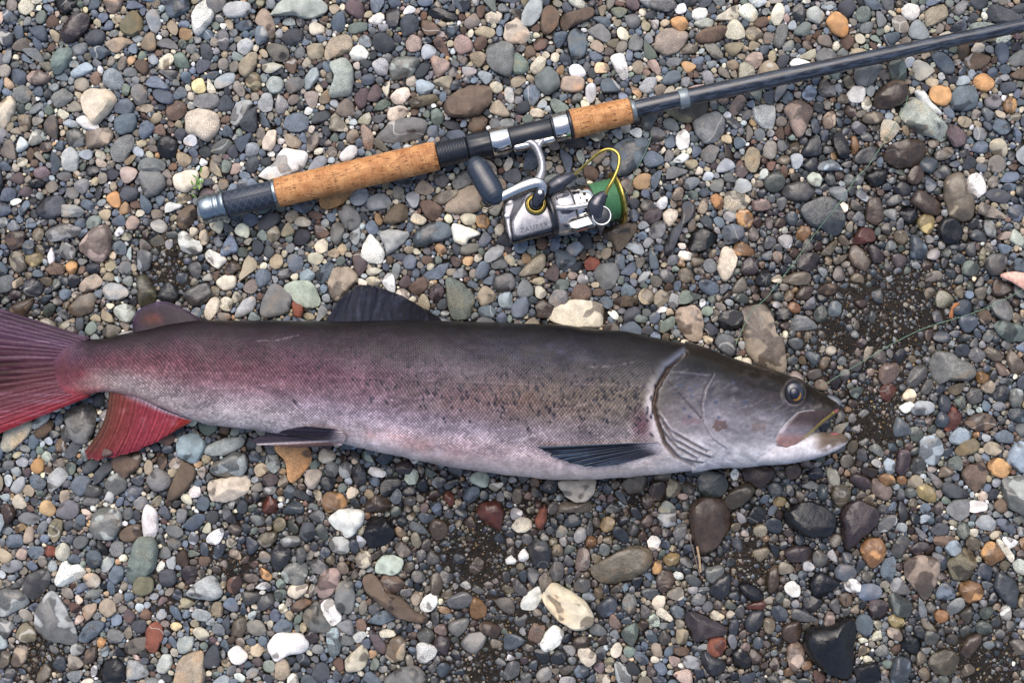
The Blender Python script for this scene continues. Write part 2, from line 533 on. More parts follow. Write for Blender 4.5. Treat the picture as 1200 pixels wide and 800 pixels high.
(2,1): """
n 430,305 450,265 530,250 585,250 570,300 530,350 500,380 475,340|brown triangular stone beside the reel
c 175,690 200,640 270,610 380,615 440,650 440,690 410,730 330,735 230,725|large cream stone with mossy hollows against the fish's back
t 765,670 800,640 860,635 890,680 895,750 870,800 830,790 790,750|tan egg-shaped stone
c 965,450 985,370 1015,360 1050,395 1050,440 1005,520 975,490|cream kite-shaped stone
c 1000,110 1030,95 1100,110 1115,145 1080,180 1000,180
o 1050,205 1090,175 1130,215 1120,260 1080,265 1055,240
o 1040,355 1075,335 1140,380 1110,400 1050,395
k 830,330 860,285 910,275 960,310 940,350 880,385 835,370
d 720,350 740,290 790,230 800,150 840,150 860,185 840,230 790,270 770,340 740,390 720,385|long bent dark stone
b 985,280 1030,250 1080,265 1085,305 1040,340 1000,340
c 705,215 735,180 775,190 770,230 735,260
g 645,280 670,240 715,240 715,295 680,320 650,305
p 615,215 650,180 705,190 690,230 640,250
g 600,165 630,135 665,155 650,190 610,190
o 930,125 960,110 990,140 980,180 950,175
b 200,400 220,370 260,375 300,410 270,455 220,455
n 280,570 310,535 360,545 370,590 320,610 285,600
g 385,480 420,440 480,440 500,480 480,530 440,560 400,520
t 30,490 90,420 140,390 160,410 140,470 80,490
n 110,640 140,605 195,640 180,680 130,690
g 175,600 200,560 250,565 260,610 220,635 180,625
b 0,640 30,595 70,600 75,650 40,690 0,680
B 255,360 300,330 335,360 300,400 270,390
d 315,330 345,290 380,330 370,365 330,365
b 510,575 530,525 580,560 560,590 530,590
n 480,610 530,585 590,610 570,635 500,635
t 665,590 690,560 730,570 730,610 690,640 670,620
l 730,620 750,575 790,600 770,640 740,640
l 690,480 720,460 765,500 750,525 710,520
l 590,520 610,480 650,475 620,525
w 780,390 800,375 845,390 830,420 790,415
d 520,690 550,640 600,650 590,690 540,710
w 450,665 480,655 500,680 485,700
e 575,700 590,675 635,690 620,715
p 1070,470 1100,410 1150,420 1150,480 1100,490
k 970,720 980,670 1040,650 1085,680 1070,730 1000,745
d 1140,530 1160,480 1200,460 1215,500 1200,540
r 340,430 370,405 410,425 400,460 350,465
p 150,490 200,435 220,460 210,520 170,510
b 480,440 490,395 525,400 525,460 490,460
b 510,480 560,430 590,450 550,490
e 190,550 220,510 265,520 255,555 210,560
t 750,120 780,75 805,90 795,135 760,140
t 870,190 895,130 920,145 905,200
s 1125,150 1160,135 1200,140 1210,180 1140,190
l 1040,100 1060,40 1110,50 1120,90 1060,110
g 930,90 940,50 990,40 980,100""",
(3,1): """
t 830,50 870,15 910,15 930,90 965,150 960,210 920,240 870,225 840,170 825,110|tall tan kidney-shaped stone
n 675,140 700,95 750,110 810,160 800,205 750,205 690,170
k 790,280 820,230 870,225 910,280 890,330 830,340|lumpy glossy black stone
y 700,240 730,205 775,215 775,270 750,295 715,275
b 155,180 190,145 270,120 330,160 365,210 350,270 320,305 250,275 190,250 160,210|large blue-grey blocky stone under the fishing line
g 65,90 110,60 170,55 215,100 190,135 140,145 90,130
o 130,300 150,265 190,265 200,295 170,325 140,325
r 400,330 430,275 480,275 505,320 470,340 420,345
t 380,380 400,350 430,360 475,430 450,470 400,445 380,410
b 665,330 680,300 740,350 740,400 700,415 670,400
n 460,220 470,140 520,130 540,220 510,250 480,245
p 470,360 500,350 545,400 530,430 490,430
p 135,430 170,390 230,390 240,440 190,470 145,460
w 935,40 980,15 1015,60 1010,110 970,125 940,90
l 1040,640 1060,605 1130,605 1150,650 1130,705 1080,690
g 1020,430 1050,390 1110,400 1110,460 1070,495 1030,475
e 910,450 940,420 990,450 970,490 920,490
n 1050,550 1070,510 1130,530 1145,560 1100,590 1060,585
n 980,670 1020,650 1045,690 1020,725 985,705
e 215,680 230,640 270,640 270,710 230,710
l 105,730 130,680 190,690 230,735 170,750 115,745
k 35,660 80,640 115,670 90,700 45,700
t 70,510 140,475 200,490 180,530 110,535
n 130,580 160,545 210,550 190,600 140,605
n 235,555 270,530 320,540 310,580 250,575
k 620,190 660,170 700,200 690,250 640,240
b 860,410 890,385 925,410 910,440 870,440
E 1130,320 1160,275 1200,330 1180,355
B 280,660 300,610 340,620 335,680 290,680
E 180,40 210,10 250,30 240,75 200,70
t 245,390 290,340 325,335 300,390 270,400
w 330,175 350,150 375,165 365,195 340,190
l 400,60 420,20 450,40 430,70
k 455,30 500,0 560,0 540,60 490,75
d 590,100 620,50 670,80 650,120
d 1020,100 1080,85 1140,120 1110,150 1040,140
e 20,580 50,565 75,590 55,610 25,605
o 90,640 115,615 150,635 145,665 110,665
b 480,560 520,545 540,600 520,625 490,600
n 515,670 550,650 585,680 560,700 525,700
e 1060,730 1100,700 1200,740 1215,790 1120,800
k 1070,740 1110,720 1160,790 1090,800""",
(0,2): """
g 300,340 340,310 420,295 450,330 440,420 400,475 350,470 325,420|grey stone with dark blotches between the tail and anal fin
c 10,480 30,410 110,370 150,385 130,440 60,505 20,510|pale olive stone under the tail fin
l 150,400 170,360 230,335 225,370 170,410
n 165,430 200,380 245,370 240,420 190,455
n 525,560 560,530 640,515 660,550 640,600 580,635 540,610
d 440,630 470,590 510,560 530,590 490,640 450,665
l 490,670 520,630 560,620 595,660 580,700 530,720
g 690,640 740,595 790,625 800,665 760,700 710,690
n 790,710 830,620 860,570 910,590 905,650 850,720 800,740|dark brown leaning oval stone
B 830,480 860,440 920,435 960,480 940,540 890,570 840,530|pale blue stone with dark stains
l 960,500 1010,470 1080,450 1140,455 1135,490 1060,530 980,530
l 985,590 1030,560 1100,520 1150,535 1155,600 1110,635 1010,635|rough blocky pale stone
c 970,700 990,650 1060,640 1140,630 1170,660 1150,710 1080,745 1000,745|creamy tan potato-shaped stone
b 140,640 170,620 215,660 195,695 150,680
l 220,690 230,630 280,590 315,620 290,670 240,705
b 335,660 370,630 420,640 420,690 380,720 340,700
g 395,700 420,670 480,690 460,725 410,725
c 60,740 90,715 125,760 110,780 70,775
o 145,590 170,550 205,560 205,600 175,620
n 260,490 280,450 310,470 305,510 275,515
g 285,430 310,395 335,430 325,470 295,460
d 305,520 340,470 375,480 350,540 315,545
t 675,590 690,555 715,565 715,615 690,625
t 790,575 820,545 860,560 850,590 810,595
w 885,700 910,675 940,690 935,725 895,730
l 450,800 490,765 540,760 565,800 540,830 480,830
l 50,690 80,640 115,640 110,690 75,715
E 195,540 215,515 240,530 235,560 205,560
t 280,730 290,700 325,700 320,745 290,760
g 625,750 650,725 690,735 690,780 640,785
g 390,750 420,725 465,735 455,760 405,770
l 490,740 510,700 535,720 525,755
d 385,590 400,560 460,560 450,600 400,620""",
(1,2): """
o 90,490 120,470 210,475 250,500 255,560 220,610 175,655 150,640 140,560 100,520|amber-brown heart-shaped stone below the pelvic fin
l 45,560 60,530 100,535 115,580 90,615 60,600
c 295,530 320,500 370,520 370,550 330,570 300,560
c 230,630 250,600 305,605 300,650 270,690 235,670
l 390,590 420,560 450,580 440,630 400,635
o 310,740 340,705 400,715 425,760 390,785 330,795
c 425,710 440,680 480,695 470,725 435,735
p 655,590 690,560 735,580 720,620 670,615
E 695,640 720,590 760,610 755,660 720,670
d 580,680 610,640 665,640 680,670 640,715 590,720
r 880,720 900,700 930,730 920,770 890,750|small brick red stone
g 320,590 345,560 385,580 375,630 335,630
d 445,610 480,570 510,600 515,660 470,670
w 520,610 550,585 610,610 590,635 530,625
r 30,760 60,720 100,760 90,800 40,800
b 130,790 170,750 215,760 220,800 140,810
n 515,770 560,720 620,740 620,790 530,800
B 630,730 660,690 685,720 665,760 635,750
r 1035,790 1070,755 1140,755 1160,800 1140,880 1100,870 1060,830
b 130,700 160,670 190,700 180,730 140,730
l 35,690 70,670 95,690 80,715 40,710
t 105,660 130,620 155,650 140,680 110,680
g 690,740 720,720 750,735 740,765 695,765
d 685,700 720,675 750,690 740,715 695,720
t 510,710 530,690 555,710 545,735 515,735
e 245,580 280,555 300,575 275,600
d 35,490 60,470 100,480 95,520 55,525
E 1000,640 1040,610 1090,630 1080,680 1030,670""",
(2,2): """
c 220,655 280,645 385,650 385,690 360,740 310,755 260,730 235,700|cream stone with a rusty edge under the fish's belly
t 215,790 240,750 310,760 370,750 370,790 300,800 220,800
t 520,660 560,630 620,630 630,670 600,710 550,715 520,690
n 640,700 660,660 710,660 725,710 700,745 660,735
t 725,680 750,635 790,680 770,725 730,725
e 870,650 900,615 960,610 1010,650 1000,700 940,740 890,720|rounded green-grey stone below the gill cover
n 1080,600 1120,580 1200,580 1225,620 1200,660 1160,685 1100,665|brown banded stone under the lower jaw
w 1025,615 1045,595 1065,620 1050,650 1030,640
u 1000,740 1040,690 1100,665 1135,690 1110,740 1050,780 1010,780
b 610,690 630,660 655,680 640,710 615,712
g 440,780 480,745 510,780 500,800 440,800
n 605,740 630,710 670,735 660,775 620,780
E 690,780 720,745 760,770 760,800 690,800
s 405,735 420,715 440,730 430,755
t 665,640 700,615 745,610 740,640 700,655""",
(3,2): """
l 760,90 790,55 850,55 900,85 960,110 975,150 930,180 850,180 800,195 765,140|large blocky pale stone with two humps
s 520,150 540,110 590,100 615,130 600,170 560,205 525,190
g 650,180 680,120 720,105 745,130 735,170 690,210 655,205
g 715,230 740,180 770,180 770,215 740,250
r 525,220 560,200 600,210 590,260 555,280 530,260
c 630,250 660,220 695,245 680,285 640,275
w 615,310 650,285 690,290 650,335
b 795,280 820,245 855,280 845,330 810,335
B 585,410 600,355 640,375 670,425 620,445 590,440
e 665,410 700,400 725,430 715,465 670,460
l 670,330 700,280 770,290 770,330 710,345
r 825,395 855,310 870,310 905,350 880,405 840,420|brick red shard
n 925,380 960,345 1020,335 1065,365 1050,405 970,415
B 710,500 725,450 790,445 820,490 805,550 770,575 720,550|pale blue-grey block
p 600,560 610,515 650,510 670,540 645,620 600,615
g 665,580 690,545 730,555 735,600 700,625 670,610
B 545,560 575,545 600,580 580,625 550,615
n 910,630 930,590 1000,565 1025,600 1015,650 980,705 930,670
o 1030,590 1060,545 1110,560 1140,600 1110,635 1060,630
u 880,510 910,470 970,455 995,485 960,525 900,535
t 1010,510 1030,470 1080,480 1095,510 1060,535
d 815,690 840,660 900,680 945,715 900,735 840,725
w 930,765 960,745 1020,755 1020,790 960,800 935,790
l 1100,660 1130,635 1210,635 1260,700 1230,810 1150,790 1110,740|large pale stone with a straight edge
s 485,680 500,640 560,665 580,710 555,745 500,720
y 695,690 730,665 770,690 785,750 740,745 700,720
o 520,640 550,620 590,635 590,665 550,675
o 605,640 625,622 650,645 640,670 610,665
t 655,650 690,625 725,650 710,680 665,680
e 640,700 665,680 700,700 690,730 650,730
B 850,450 890,405 940,415 950,450 890,485 860,475
u 300,700 330,665 385,690 380,740 340,775 305,745
b 235,690 255,660 280,690 270,745 240,740
y 25,745 50,725 85,740 75,770 35,770
n 80,590 110,575 150,575 150,620 110,645 85,625
B 1120,560 1150,490 1200,470 1230,540 1200,610 1150,590
b 1060,440 1110,415 1150,440 1140,475 1080,470
g 930,250 960,215 1000,230 1000,280 960,295 935,280
d 1055,250 1085,205 1130,225 1125,275 1080,280
l 1130,270 1145,225 1190,230 1190,290 1150,310
t 1115,80 1140,45 1190,90 1195,140 1150,150
t 1010,50 1040,25 1090,60 1095,90 1050,90
l 940,60 970,25 1020,60 990,95 955,90
s 1065,110 1090,100 1135,150 1090,160
o 975,155 1000,140 1040,165 1010,195 985,190
t 1000,210 1030,180 1065,200 1050,240 1010,235
b 1125,330 1160,310 1200,320 1215,350 1200,380 1140,370
b 785,370 810,330 850,360 830,400 790,395
l 470,490 500,475 540,500 535,540 480,515
l 420,345 450,315 480,340 440,360
g 840,800 860,750 930,740 940,800 900,840
n 1060,760 1100,735 1130,790 1080,800
c 985,720 1005,700 1030,720 1015,745 990,745""",
(0,3): """
l 165,520 185,430 240,370 290,420 360,560 355,615 300,615 220,590 170,560|large flat pale grey triangular slab
l 0,370 50,360 110,375 140,430 90,455 40,480 0,485 -40,440|pale wedge beside the flat triangular slab
g 110,340 130,295 200,265 235,295 225,350 170,400 125,385
w 260,325 290,240 310,225 330,250 370,250 400,285 370,310 290,345|knobbly white stone
l 430,70 440,10 490,-25 560,0 565,70 530,120 480,125 440,100|round light grey stone
e 600,270 620,170 660,120 710,120 740,170 730,240 690,300 640,320 610,330|long smooth green-grey stone
u 625,340 650,300 690,295 720,330 710,370 670,390 630,375
n 560,100 590,70 650,55 670,80 660,110 610,135 570,125
w 665,30 680,-20 700,-30 735,0 740,80 715,125 680,110|upright cream-white stone
d 750,280 790,265 825,285 820,335 770,350 750,320
l 880,370 910,340 970,300 1010,310 1040,370 1020,405 940,410 885,400|blotchy pale triangular stone
t 820,800 830,720 860,670 910,655 950,660 955,800 900,850 840,840|large smooth tan stone
r 680,580 700,530 740,515 765,560 750,620 720,660 690,640|maroon stone
b 365,590 400,530 440,505 490,520 470,560 420,605 370,605
t 465,440 490,405 530,415 545,460 510,490 480,475
t 385,460 400,435 450,430 445,470 415,505 390,490
b 510,300 540,250 580,265 575,310 540,335
B 470,240 500,210 540,215 520,260 485,285
l 735,720 760,670 800,670 805,720 770,755 740,745
l 595,760 600,700 640,695 695,745 680,770 610,785
k 460,760 500,700 560,690 590,740 580,790 500,795
l 830,610 850,585 905,585 900,640 850,660
w 1070,660 1110,625 1160,665 1145,700 1100,710
u 225,90 250,35 290,40 285,110 255,140 235,120
b 30,130 50,105 105,110 105,155 60,170 35,155
t 110,130 125,75 155,70 155,130 125,145
b 345,60 370,10 400,20 395,70 360,85
b 130,190 150,160 200,165 200,200 160,220
s 75,200 95,170 125,180 120,220 90,220
r 205,190 220,155 255,165 255,205 220,205
k 450,140 470,130 505,170 500,200 470,185
g 515,180 540,135 580,145 580,190 540,205
l 330,640 350,610 395,625 390,660 345,670
n 395,690 410,640 455,630 450,690 410,710
t 55,690 80,625 120,620 135,670 100,720 65,720
b 245,720 270,670 305,680 305,740 250,745
o 455,610 470,580 495,600 485,630 460,630
g 500,600 520,545 580,570 560,610 520,615
g 395,390 430,360 480,365 460,400 410,405
p 580,480 600,450 635,480 620,520 590,510
d 615,530 640,505 685,510 680,560 640,560
n 655,480 680,450 710,470 700,500 665,495
t 175,780 190,720 230,715 240,760 200,795
t 0,720 10,650 45,660 45,710 10,730
p 850,300 870,250 920,260 920,310 880,340""",
(1,3): """
w 345,40 370,0 430,-15 500,0 495,50 435,115 380,80|white shield-shaped stone
k 510,90 530,40 580,20 635,50 650,110 600,150 540,165 515,130|glossy black rounded stone
c 465,215 490,185 530,185 545,230 520,260 480,255
E 560,275 580,220 620,200 680,215 685,255 650,290 600,285|smooth pale green oval stone
n 585,330 610,290 660,300 695,335 670,370 620,375
n 505,310 545,290 590,330 610,370 680,400 740,460 795,490 790,515 720,510 650,480 580,430 520,380|long curved brown stone
s 285,380 300,300 350,265 395,270 390,330 350,390 300,405
g 370,390 390,330 440,320 460,350 460,440 430,475 380,455|grey stone with a dark pit
g 220,490 250,440 290,420 310,470 345,540 310,560 260,555 235,520
w 305,440 350,400 400,480 390,515 350,525
w 55,620 100,570 200,570 245,610 230,650 150,670 95,695 65,660|lumpy white stone
B 330,570 355,545 385,545 395,650 370,670 345,660
c 420,690 460,650 500,625 525,660 510,720 470,745 425,740
t 610,650 640,590 690,590 700,640 690,690 640,700 615,680
w 755,620 790,610 850,640 820,690 770,710 755,680
g 610,800 640,750 700,725 770,730 800,800 720,850|large grey stone with a fractured top
d 265,760 280,715 320,700 345,740 330,790 280,795
t 90,740 100,690 140,690 160,740 140,780 95,780
o 1005,440 1020,400 1060,420 1080,460 1060,495 1010,490
w 770,430 800,390 845,385 845,440 810,465 780,455
l 900,530 930,505 990,495 995,530 950,580 910,560
l 960,610 1000,570 1060,560 1080,590 1040,655 990,650
l 120,290 150,245 230,240 240,290 210,340 140,325
c 150,370 170,340 240,335 235,370 190,405 160,395
n 165,450 200,410 260,400 260,425 200,465
d 70,200 100,150 155,165 160,220 110,275 80,260
p 530,570 550,555 610,620 600,660 560,640
g 755,570 790,540 830,560 825,605 775,605
p 835,610 860,575 910,595 890,665 850,645
o 15,280 35,262 75,300 65,320 35,310
u 10,120 40,95 100,95 90,140 50,165 15,145
d 205,100 230,45 270,60 275,110 240,140
l 115,130 150,110 205,120 195,160 130,160
l 340,150 370,115 430,130 430,190 390,195 350,175
c 580,560 620,545 655,565 640,585 590,585
p 230,580 260,550 295,580 280,610 245,610
t 380,245 410,230 435,265 420,290 385,280
b 80,540 120,500 170,520 160,560 100,565
g 250,230 290,220 340,255 330,290 270,280
n 810,60 850,30 900,60 890,110 840,130
d 920,210 950,190 985,210 970,240 930,240
n 1000,250 1040,210 1070,240 1050,290 1005,285
n 1045,540 1080,510 1145,540 1130,585 1080,575
w 1160,230 1200,200 1220,225 1200,255
b 500,780 530,745 590,790 580,815 500,810
l 455,580 490,555 520,570 480,610""",
(2,3): """
t 375,275 410,235 490,190 570,160 630,170 655,210 620,270 540,320 470,335 400,315|large smooth tan oval stone with a dark speckled top
c 140,395 200,335 260,360 320,400 365,450 375,510 340,550 270,540 200,490 160,430|large white stone veined with orange
w 135,610 160,560 200,530 240,560 220,620 165,650 140,640
w 40,420 80,370 125,350 140,390 110,450 55,455
n 840,-30 900,-70 1000,-50 1035,0 1020,70 960,150 890,200 860,150 840,70|large maroon-brown kite-shaped stone
s 300,240 310,180 345,165 365,200 360,260 325,275 300,265
d 75,170 100,130 160,140 185,190 165,250 120,255 85,220
c 305,650 340,630 395,670 370,720 330,705
y 415,60 440,20 480,35 470,80 430,90
w 635,140 660,110 695,130 680,170 650,175
l 685,20 720,-10 765,0 760,60 710,65
l 755,90 790,50 820,60 810,110 770,130
y 710,220 740,190 785,200 775,240 730,250
o 655,270 680,225 705,250 690,285 665,288
l 905,280 925,250 980,250 990,290 950,330 915,320
d 925,360 960,310 1020,290 1020,370 980,405 935,390
p 810,490 850,465 930,500 1010,540 1000,570 920,590 860,605 830,550|dark wet shard with a pale face
r 915,640 930,590 980,580 1005,620 980,670 935,675|round rusty red stone
d 885,680 910,650 950,680 990,695 1000,730 950,765 910,740
g 515,430 540,380 580,400 575,470 540,470
c 655,420 680,390 715,400 710,440 670,455
g 175,270 205,230 240,250 235,310 195,320
g 0,340 20,310 70,360 65,390 30,385
b 240,60 270,15 310,15 325,50 280,70
g 540,80 570,50 595,75 585,110 550,105
n 675,320 700,270 755,290 755,340 700,375
s 75,580 110,510 155,530 145,580 105,615
n 285,600 320,580 370,590 355,630 300,635
d 180,680 210,645 255,660 240,705 190,705
b 290,730 320,715 360,730 350,770 300,775
s 455,500 475,475 515,530 490,548 460,530
c 675,465 700,445 750,490 740,510 690,490
B 740,450 770,435 810,460 800,495 760,490
E 640,500 660,475 690,500 685,535 650,530
l 805,690 830,670 890,695 870,730 815,725
c 460,650 490,610 515,630 505,670 475,680
l 480,720 500,700 550,750 555,800 500,800
k 1030,660 1070,640 1115,680 1110,730 1050,720
d 1090,520 1120,470 1175,465 1170,530 1120,560
k 1060,350 1100,330 1170,370 1170,410 1120,410
r 1100,450 1140,420 1190,425 1180,455
c 925,480 950,460 995,485 980,505 940,500
l 840,410 870,380 905,395 895,430 850,435
w 755,290 775,275 805,295 795,315 765,310
g 290,340 320,305 365,320 355,370 305,370
c 0,60 40,20 90,40 85,80 40,95 10,85
r 110,30 150,-40 165,-20 160,40 140,85 115,60
w 30,200 55,170 80,205 60,235 35,225
t 125,320 150,285 185,315 175,365 140,370
o 345,140 365,110 395,125 390,160 355,165
b 1030,150 1050,110 1085,150 1070,185""",
(3,3): """
k 175,580 200,540 300,530 340,500 405,500 410,600 400,680 380,780 300,760 210,690 180,640|large black wet stone with a curved groove
s 640,250 680,210 760,210 800,240 790,300 770,370 740,415 700,370 650,310|tan pointed stone with rust blotches
k 80,30 100,-20 200,-45 290,0 320,50 290,100 200,115 130,80|large glossy black stone
p 340,0 420,-55 515,0 500,60 430,130 380,170 360,170 350,90|dark purple wet angular stone
o 435,165 470,125 530,130 550,180 530,230 490,262 450,220|ochre stone with a ribbed face
u 840,230 880,200 920,165 970,200 970,250 930,310 870,310 845,270
o 1000,195 1020,150 1060,140 1115,195 1080,230 1035,245
o 895,350 930,320 985,335 1008,380 990,410 940,430 910,400
b 1060,340 1080,285 1140,310 1170,340 1160,440 1120,430 1070,370|two-tone blue and white stone
p 470,440 500,405 550,420 565,460 530,500 490,495
B 315,270 345,240 400,255 410,300 360,320 320,305
e 565,400 600,380 670,420 670,460 645,495 590,470
l 570,340 610,305 650,340 670,370 640,385 590,375
w 355,340 390,310 430,330 430,370 380,372
y 560,500 590,480 635,500 630,545 590,540|yellow and white stone
n 65,560 90,525 150,515 155,570 120,610 80,600
s 90,640 120,605 165,620 165,700 130,740 100,720
u 755,690 800,650 860,645 900,690 870,750 800,760 765,730|brown stone with a pale rim
n 900,650 930,590 990,570 1000,600 960,660 910,690
b 575,750 600,680 660,690 670,740 630,800 580,800
l 500,650 540,615 565,650 545,680 510,670
t 600,660 650,670 690,690 670,720 620,690
d 165,420 190,390 250,410 240,450 190,470
w 75,350 110,320 150,350 140,395 100,390
p 80,190 130,155 205,170 190,220 110,235
B 830,180 850,140 890,135 905,180 870,205
b 770,200 790,190 840,215 835,265 800,270
g 580,170 610,115 655,115 655,160 620,210 590,205
l 515,60 550,20 595,15 600,50 550,90 520,90
l 975,40 1010,10 1060,30 1070,70 1030,85 985,70
d 765,80 800,50 845,65 840,100 780,105
n 775,130 800,105 870,115 860,150 790,155
b 1070,40 1110,30 1165,80 1150,105 1090,75
t 930,140 950,110 995,140 980,180 940,170
o 780,480 800,455 840,470 835,510 795,515
e 970,540 1000,505 1050,530 1050,570 1000,575
g 1150,460 1200,440 1210,480 1160,490
g 730,590 750,550 800,575 790,610 750,622
s 260,520 280,465 310,480 310,530 280,545
n 330,400 360,375 395,395 385,435 350,435
k 625,620 650,580 710,580 715,640 670,660
d 680,540 710,525 735,560 720,590 690,575
k 405,740 450,710 510,710 525,770 500,800 440,800
k 200,320 240,280 330,325 290,370 230,400 200,360
b 525,270 550,215 595,220 580,320 540,310
l 165,240 190,228 218,255 200,280 170,270
n 0,290 30,240 50,310 35,365 0,370
o 1180,130 1210,115 1220,160 1190,172
E 1150,240 1180,220 1210,240 1210,290 1160,280
c 1075,150 1090,130 1150,200 1140,235"""}
# a few traced at other scales (pixels of the whole view)
EXTRA = """
w 302,206 312,197 320,192 330,176 340,175 357,179 360,187 352,200 325,210 315,212|large flat cream-white stone behind the cork grip
b 716,180 724,168 745,163 760,166 755,182 744,198 730,206 720,200|dark slate blade beside the gold bail wire
t 870,366 880,357 897,356 906,372 908,388 917,398 920,415 917,436 900,430 884,422 874,405|tall tan slab against the back of the fish's head"""
# ------------------------------------------------------------------ where the ground is wet or bare sand, where things lie on it
def blobs(px, py, L):
    r = np.zeros(np.shape(px))
    for (x, y, s, a) in L:
        r = np.maximum(r, a * np.exp(-((px - x) ** 2 + (py - y) ** 2) / (s * s * 1.35)))
    return r
WET = [(1030,320,120,1), (1010,440,115,1), (1050,500,70,.7), (560,660,80,1), (700,600,140,.75), (870,650,85,.9), (900,730,110,.8),
       (960,590,95,1), (1150,775,100,1), (640,760,90,.8), (50,330,80,.55), (200,312,50,.8), (430,610,80,.6), (330,640,70,.55),
       (560,780,80,.9), (800,700,80,.5), (770,620,80,.6), (1150,380,90,.6), (940,330,90,.8), (880,560,110,.8), (280,660,50,.5), (60,770,60,.5),
       (480,590,80,.7), (990,180,60,.6), (820,300,70,.4), (140,520,60,.4)]
BARE = [(1045,372,62,1), (1010,345,45,.7), (1035,490,42,1), (560,650,50,1), (565,785,45,.9), (872,655,40,.95), (198,312,30,1), (1155,785,50,1),
        (278,665,22,.9), (612,742,34,.9), (192,702,20,.8), (45,772,30,.8), (985,400,40,.8), (1085,330,40,.6), (905,760,30,.7), (700,575,50,.5),
        (1010,610,22,.7), (250,640,18,.7), (610,590,40,.6), (1060,440,24,.6), (435,585,24,.5), (745,590,30,.5)]
def wetmap(px, py):
    return np.clip(blobs(px, py, WET) * (0.55 + 0.9 * fbm(np.asarray(px) / 45, np.asarray(py) / 45, 5)), 0, 1)
def baremap(px, py):
    return np.clip(1.35 * blobs(px, py, BARE) * (0.55 + 0.9 * fbm(np.asarray(px) / 22, np.asarray(py) / 22, 9)), 0, 1)

FX =   [ 60,  80, 100, 120, 140, 160, 200, 240, 300, 400, 520, 600, 655, 717, 780, 811, 835, 859, 873, 918, 930, 942, 955, 966, 980, 986]
FTOP = [396, 398, 398, 398, 393, 388, 379, 375, 376, 376, 376, 378, 381, 387, 398, 404, 411, 419, 424, 437, 442, 448, 456, 462, 471, 477]
FBOT = [470, 468, 464, 458, 460, 465, 482, 497, 504, 518, 546, 557, 562, 560, 554, 550, 548, 547, 547, 542, 534, 520, 503, 493, 484, 481]
ROD = [(232,247.5), (335,223.4), (513,182.5), (670,146), (745,128.3), (1000,72), (1230,22)]
FISH_POLY = [(x, y) for x, y in zip(FX, FTOP)] + [(993, 512), (982, 526), (942, 540)] + [(x, y) for x, y in zip(FX[::-1], FBOT[::-1]) if x < 930]
FIN_POLYS = [[(-80,330),(104,392),(104,468),(-80,545)], [(127,452),(158,460),(226,490),(226,496),(129,540),(95,536)],
             [(381,376),(398,343),(424,330),(446,333),(519,376)], [(155,391),(154,370),(183,351),(208,353),(236,376)], [(398,500),(285,515),(290,522),(400,524)]]
REEL_POLY = [(545,185),(585,180),(640,150),(720,170),(742,235),(736,264),(650,285),(595,290),(575,245)]

def topcap(px, py):
    """highest a stone may stand here because something lies on it (metres)"""
    px = np.atleast_1d(np.asarray(px, float)); py = np.atleast_1d(np.asarray(py, float))
    c = np.full(px.shape, 0.05)
    d, _ = poly_dist(px, py, ROD)
    c = np.where(d < 24, 0.0085, c); c = np.where((d >= 24) & (d < 42), 0.0085 + (d - 24) / 18 * 0.012, c)
    for q, h in [(FISH_POLY, 0.008)] + [(f, 0.009) for f in FIN_POLYS] + [(REEL_POLY, 0.008)]:
        d, _ = poly_dist(px, py, q + q[:1])
        ins = in_poly(px, py, q) | (d < 5)
        c = np.where(ins, np.minimum(c, h), c)
        c = np.where(~ins & (d < 22), np.minimum(c, h + (d - 5) / 17 * 0.013), c)
    return c

# ------------------------------------------------------------------ stone shapes
def stone_shape(outline, hu, hd, r, nr=8, facets=2, lump=0.05):
    """outline (seg,2) about its centre; returns verts, faces of a closed stone, outline level at z=0"""
    seg = len(outline)
    R = math.sqrt(np.mean((outline ** 2).sum(1)))
    ph = np.radians(np.linspace(-68, 74, nr))
    ex = r.uniform(0.36, 0.75)
    rho = np.cos(ph) ** ex; rho /= rho.max()
    pk = r.normal(0, 0.12, 2) * R
    xy = outline[None] * rho[:, None, None] + pk * (1 - rho)[:, None, None] * (ph > 0)[:, None, None]
    z = np.where(ph > 0, hu, hd) * np.sin(ph)
    z = np.repeat(z[:, None], seg, 1)
    V = np.concatenate([xy, z[..., None]], -1).reshape(-1, 3)
    V = np.vstack([V, [0, 0, -hd], [pk[0], pk[1], hu * 0.99]])
    # flats
    for k in range(facets):
        a = r.uniform(0, 2 * math.pi); ti = r.uniform(0.05, 0.9)
        nrm = np.array([math.cos(a) * math.sin(ti), math.sin(a) * math.sin(ti), math.cos(ti)])
        sup = (V @ nrm).max(); d = sup * r.uniform(0.58, 0.88)
        e = V @ nrm - d
        V = V - np.maximum(e, 0)[:, None] * nrm * 0.94
    # lumps
    U = V / R
    for k in range(4):
        f = r.normal(0, 1.6 + k * 0.8, 3); p = r.uniform(0, 6.3)
        V = V + U * (np.sin(U @ f + p) * lump * R / (1 + 0.5 * k))[:, None] * np.array([0.5, 0.5, 1.0])
    F = [grid_faces(nr, seg, True, flip=True)]
    j = np.arange(seg); j2 = (j + 1) % seg
    b = nr * seg
    F.append(np.concatenate([np.stack([j2, j, np.full(seg, b)], -1),
                             np.stack([(nr - 1) * seg + j, (nr - 1) * seg + j2, np.full(seg, b + 1)], -1)]))
    return V, F

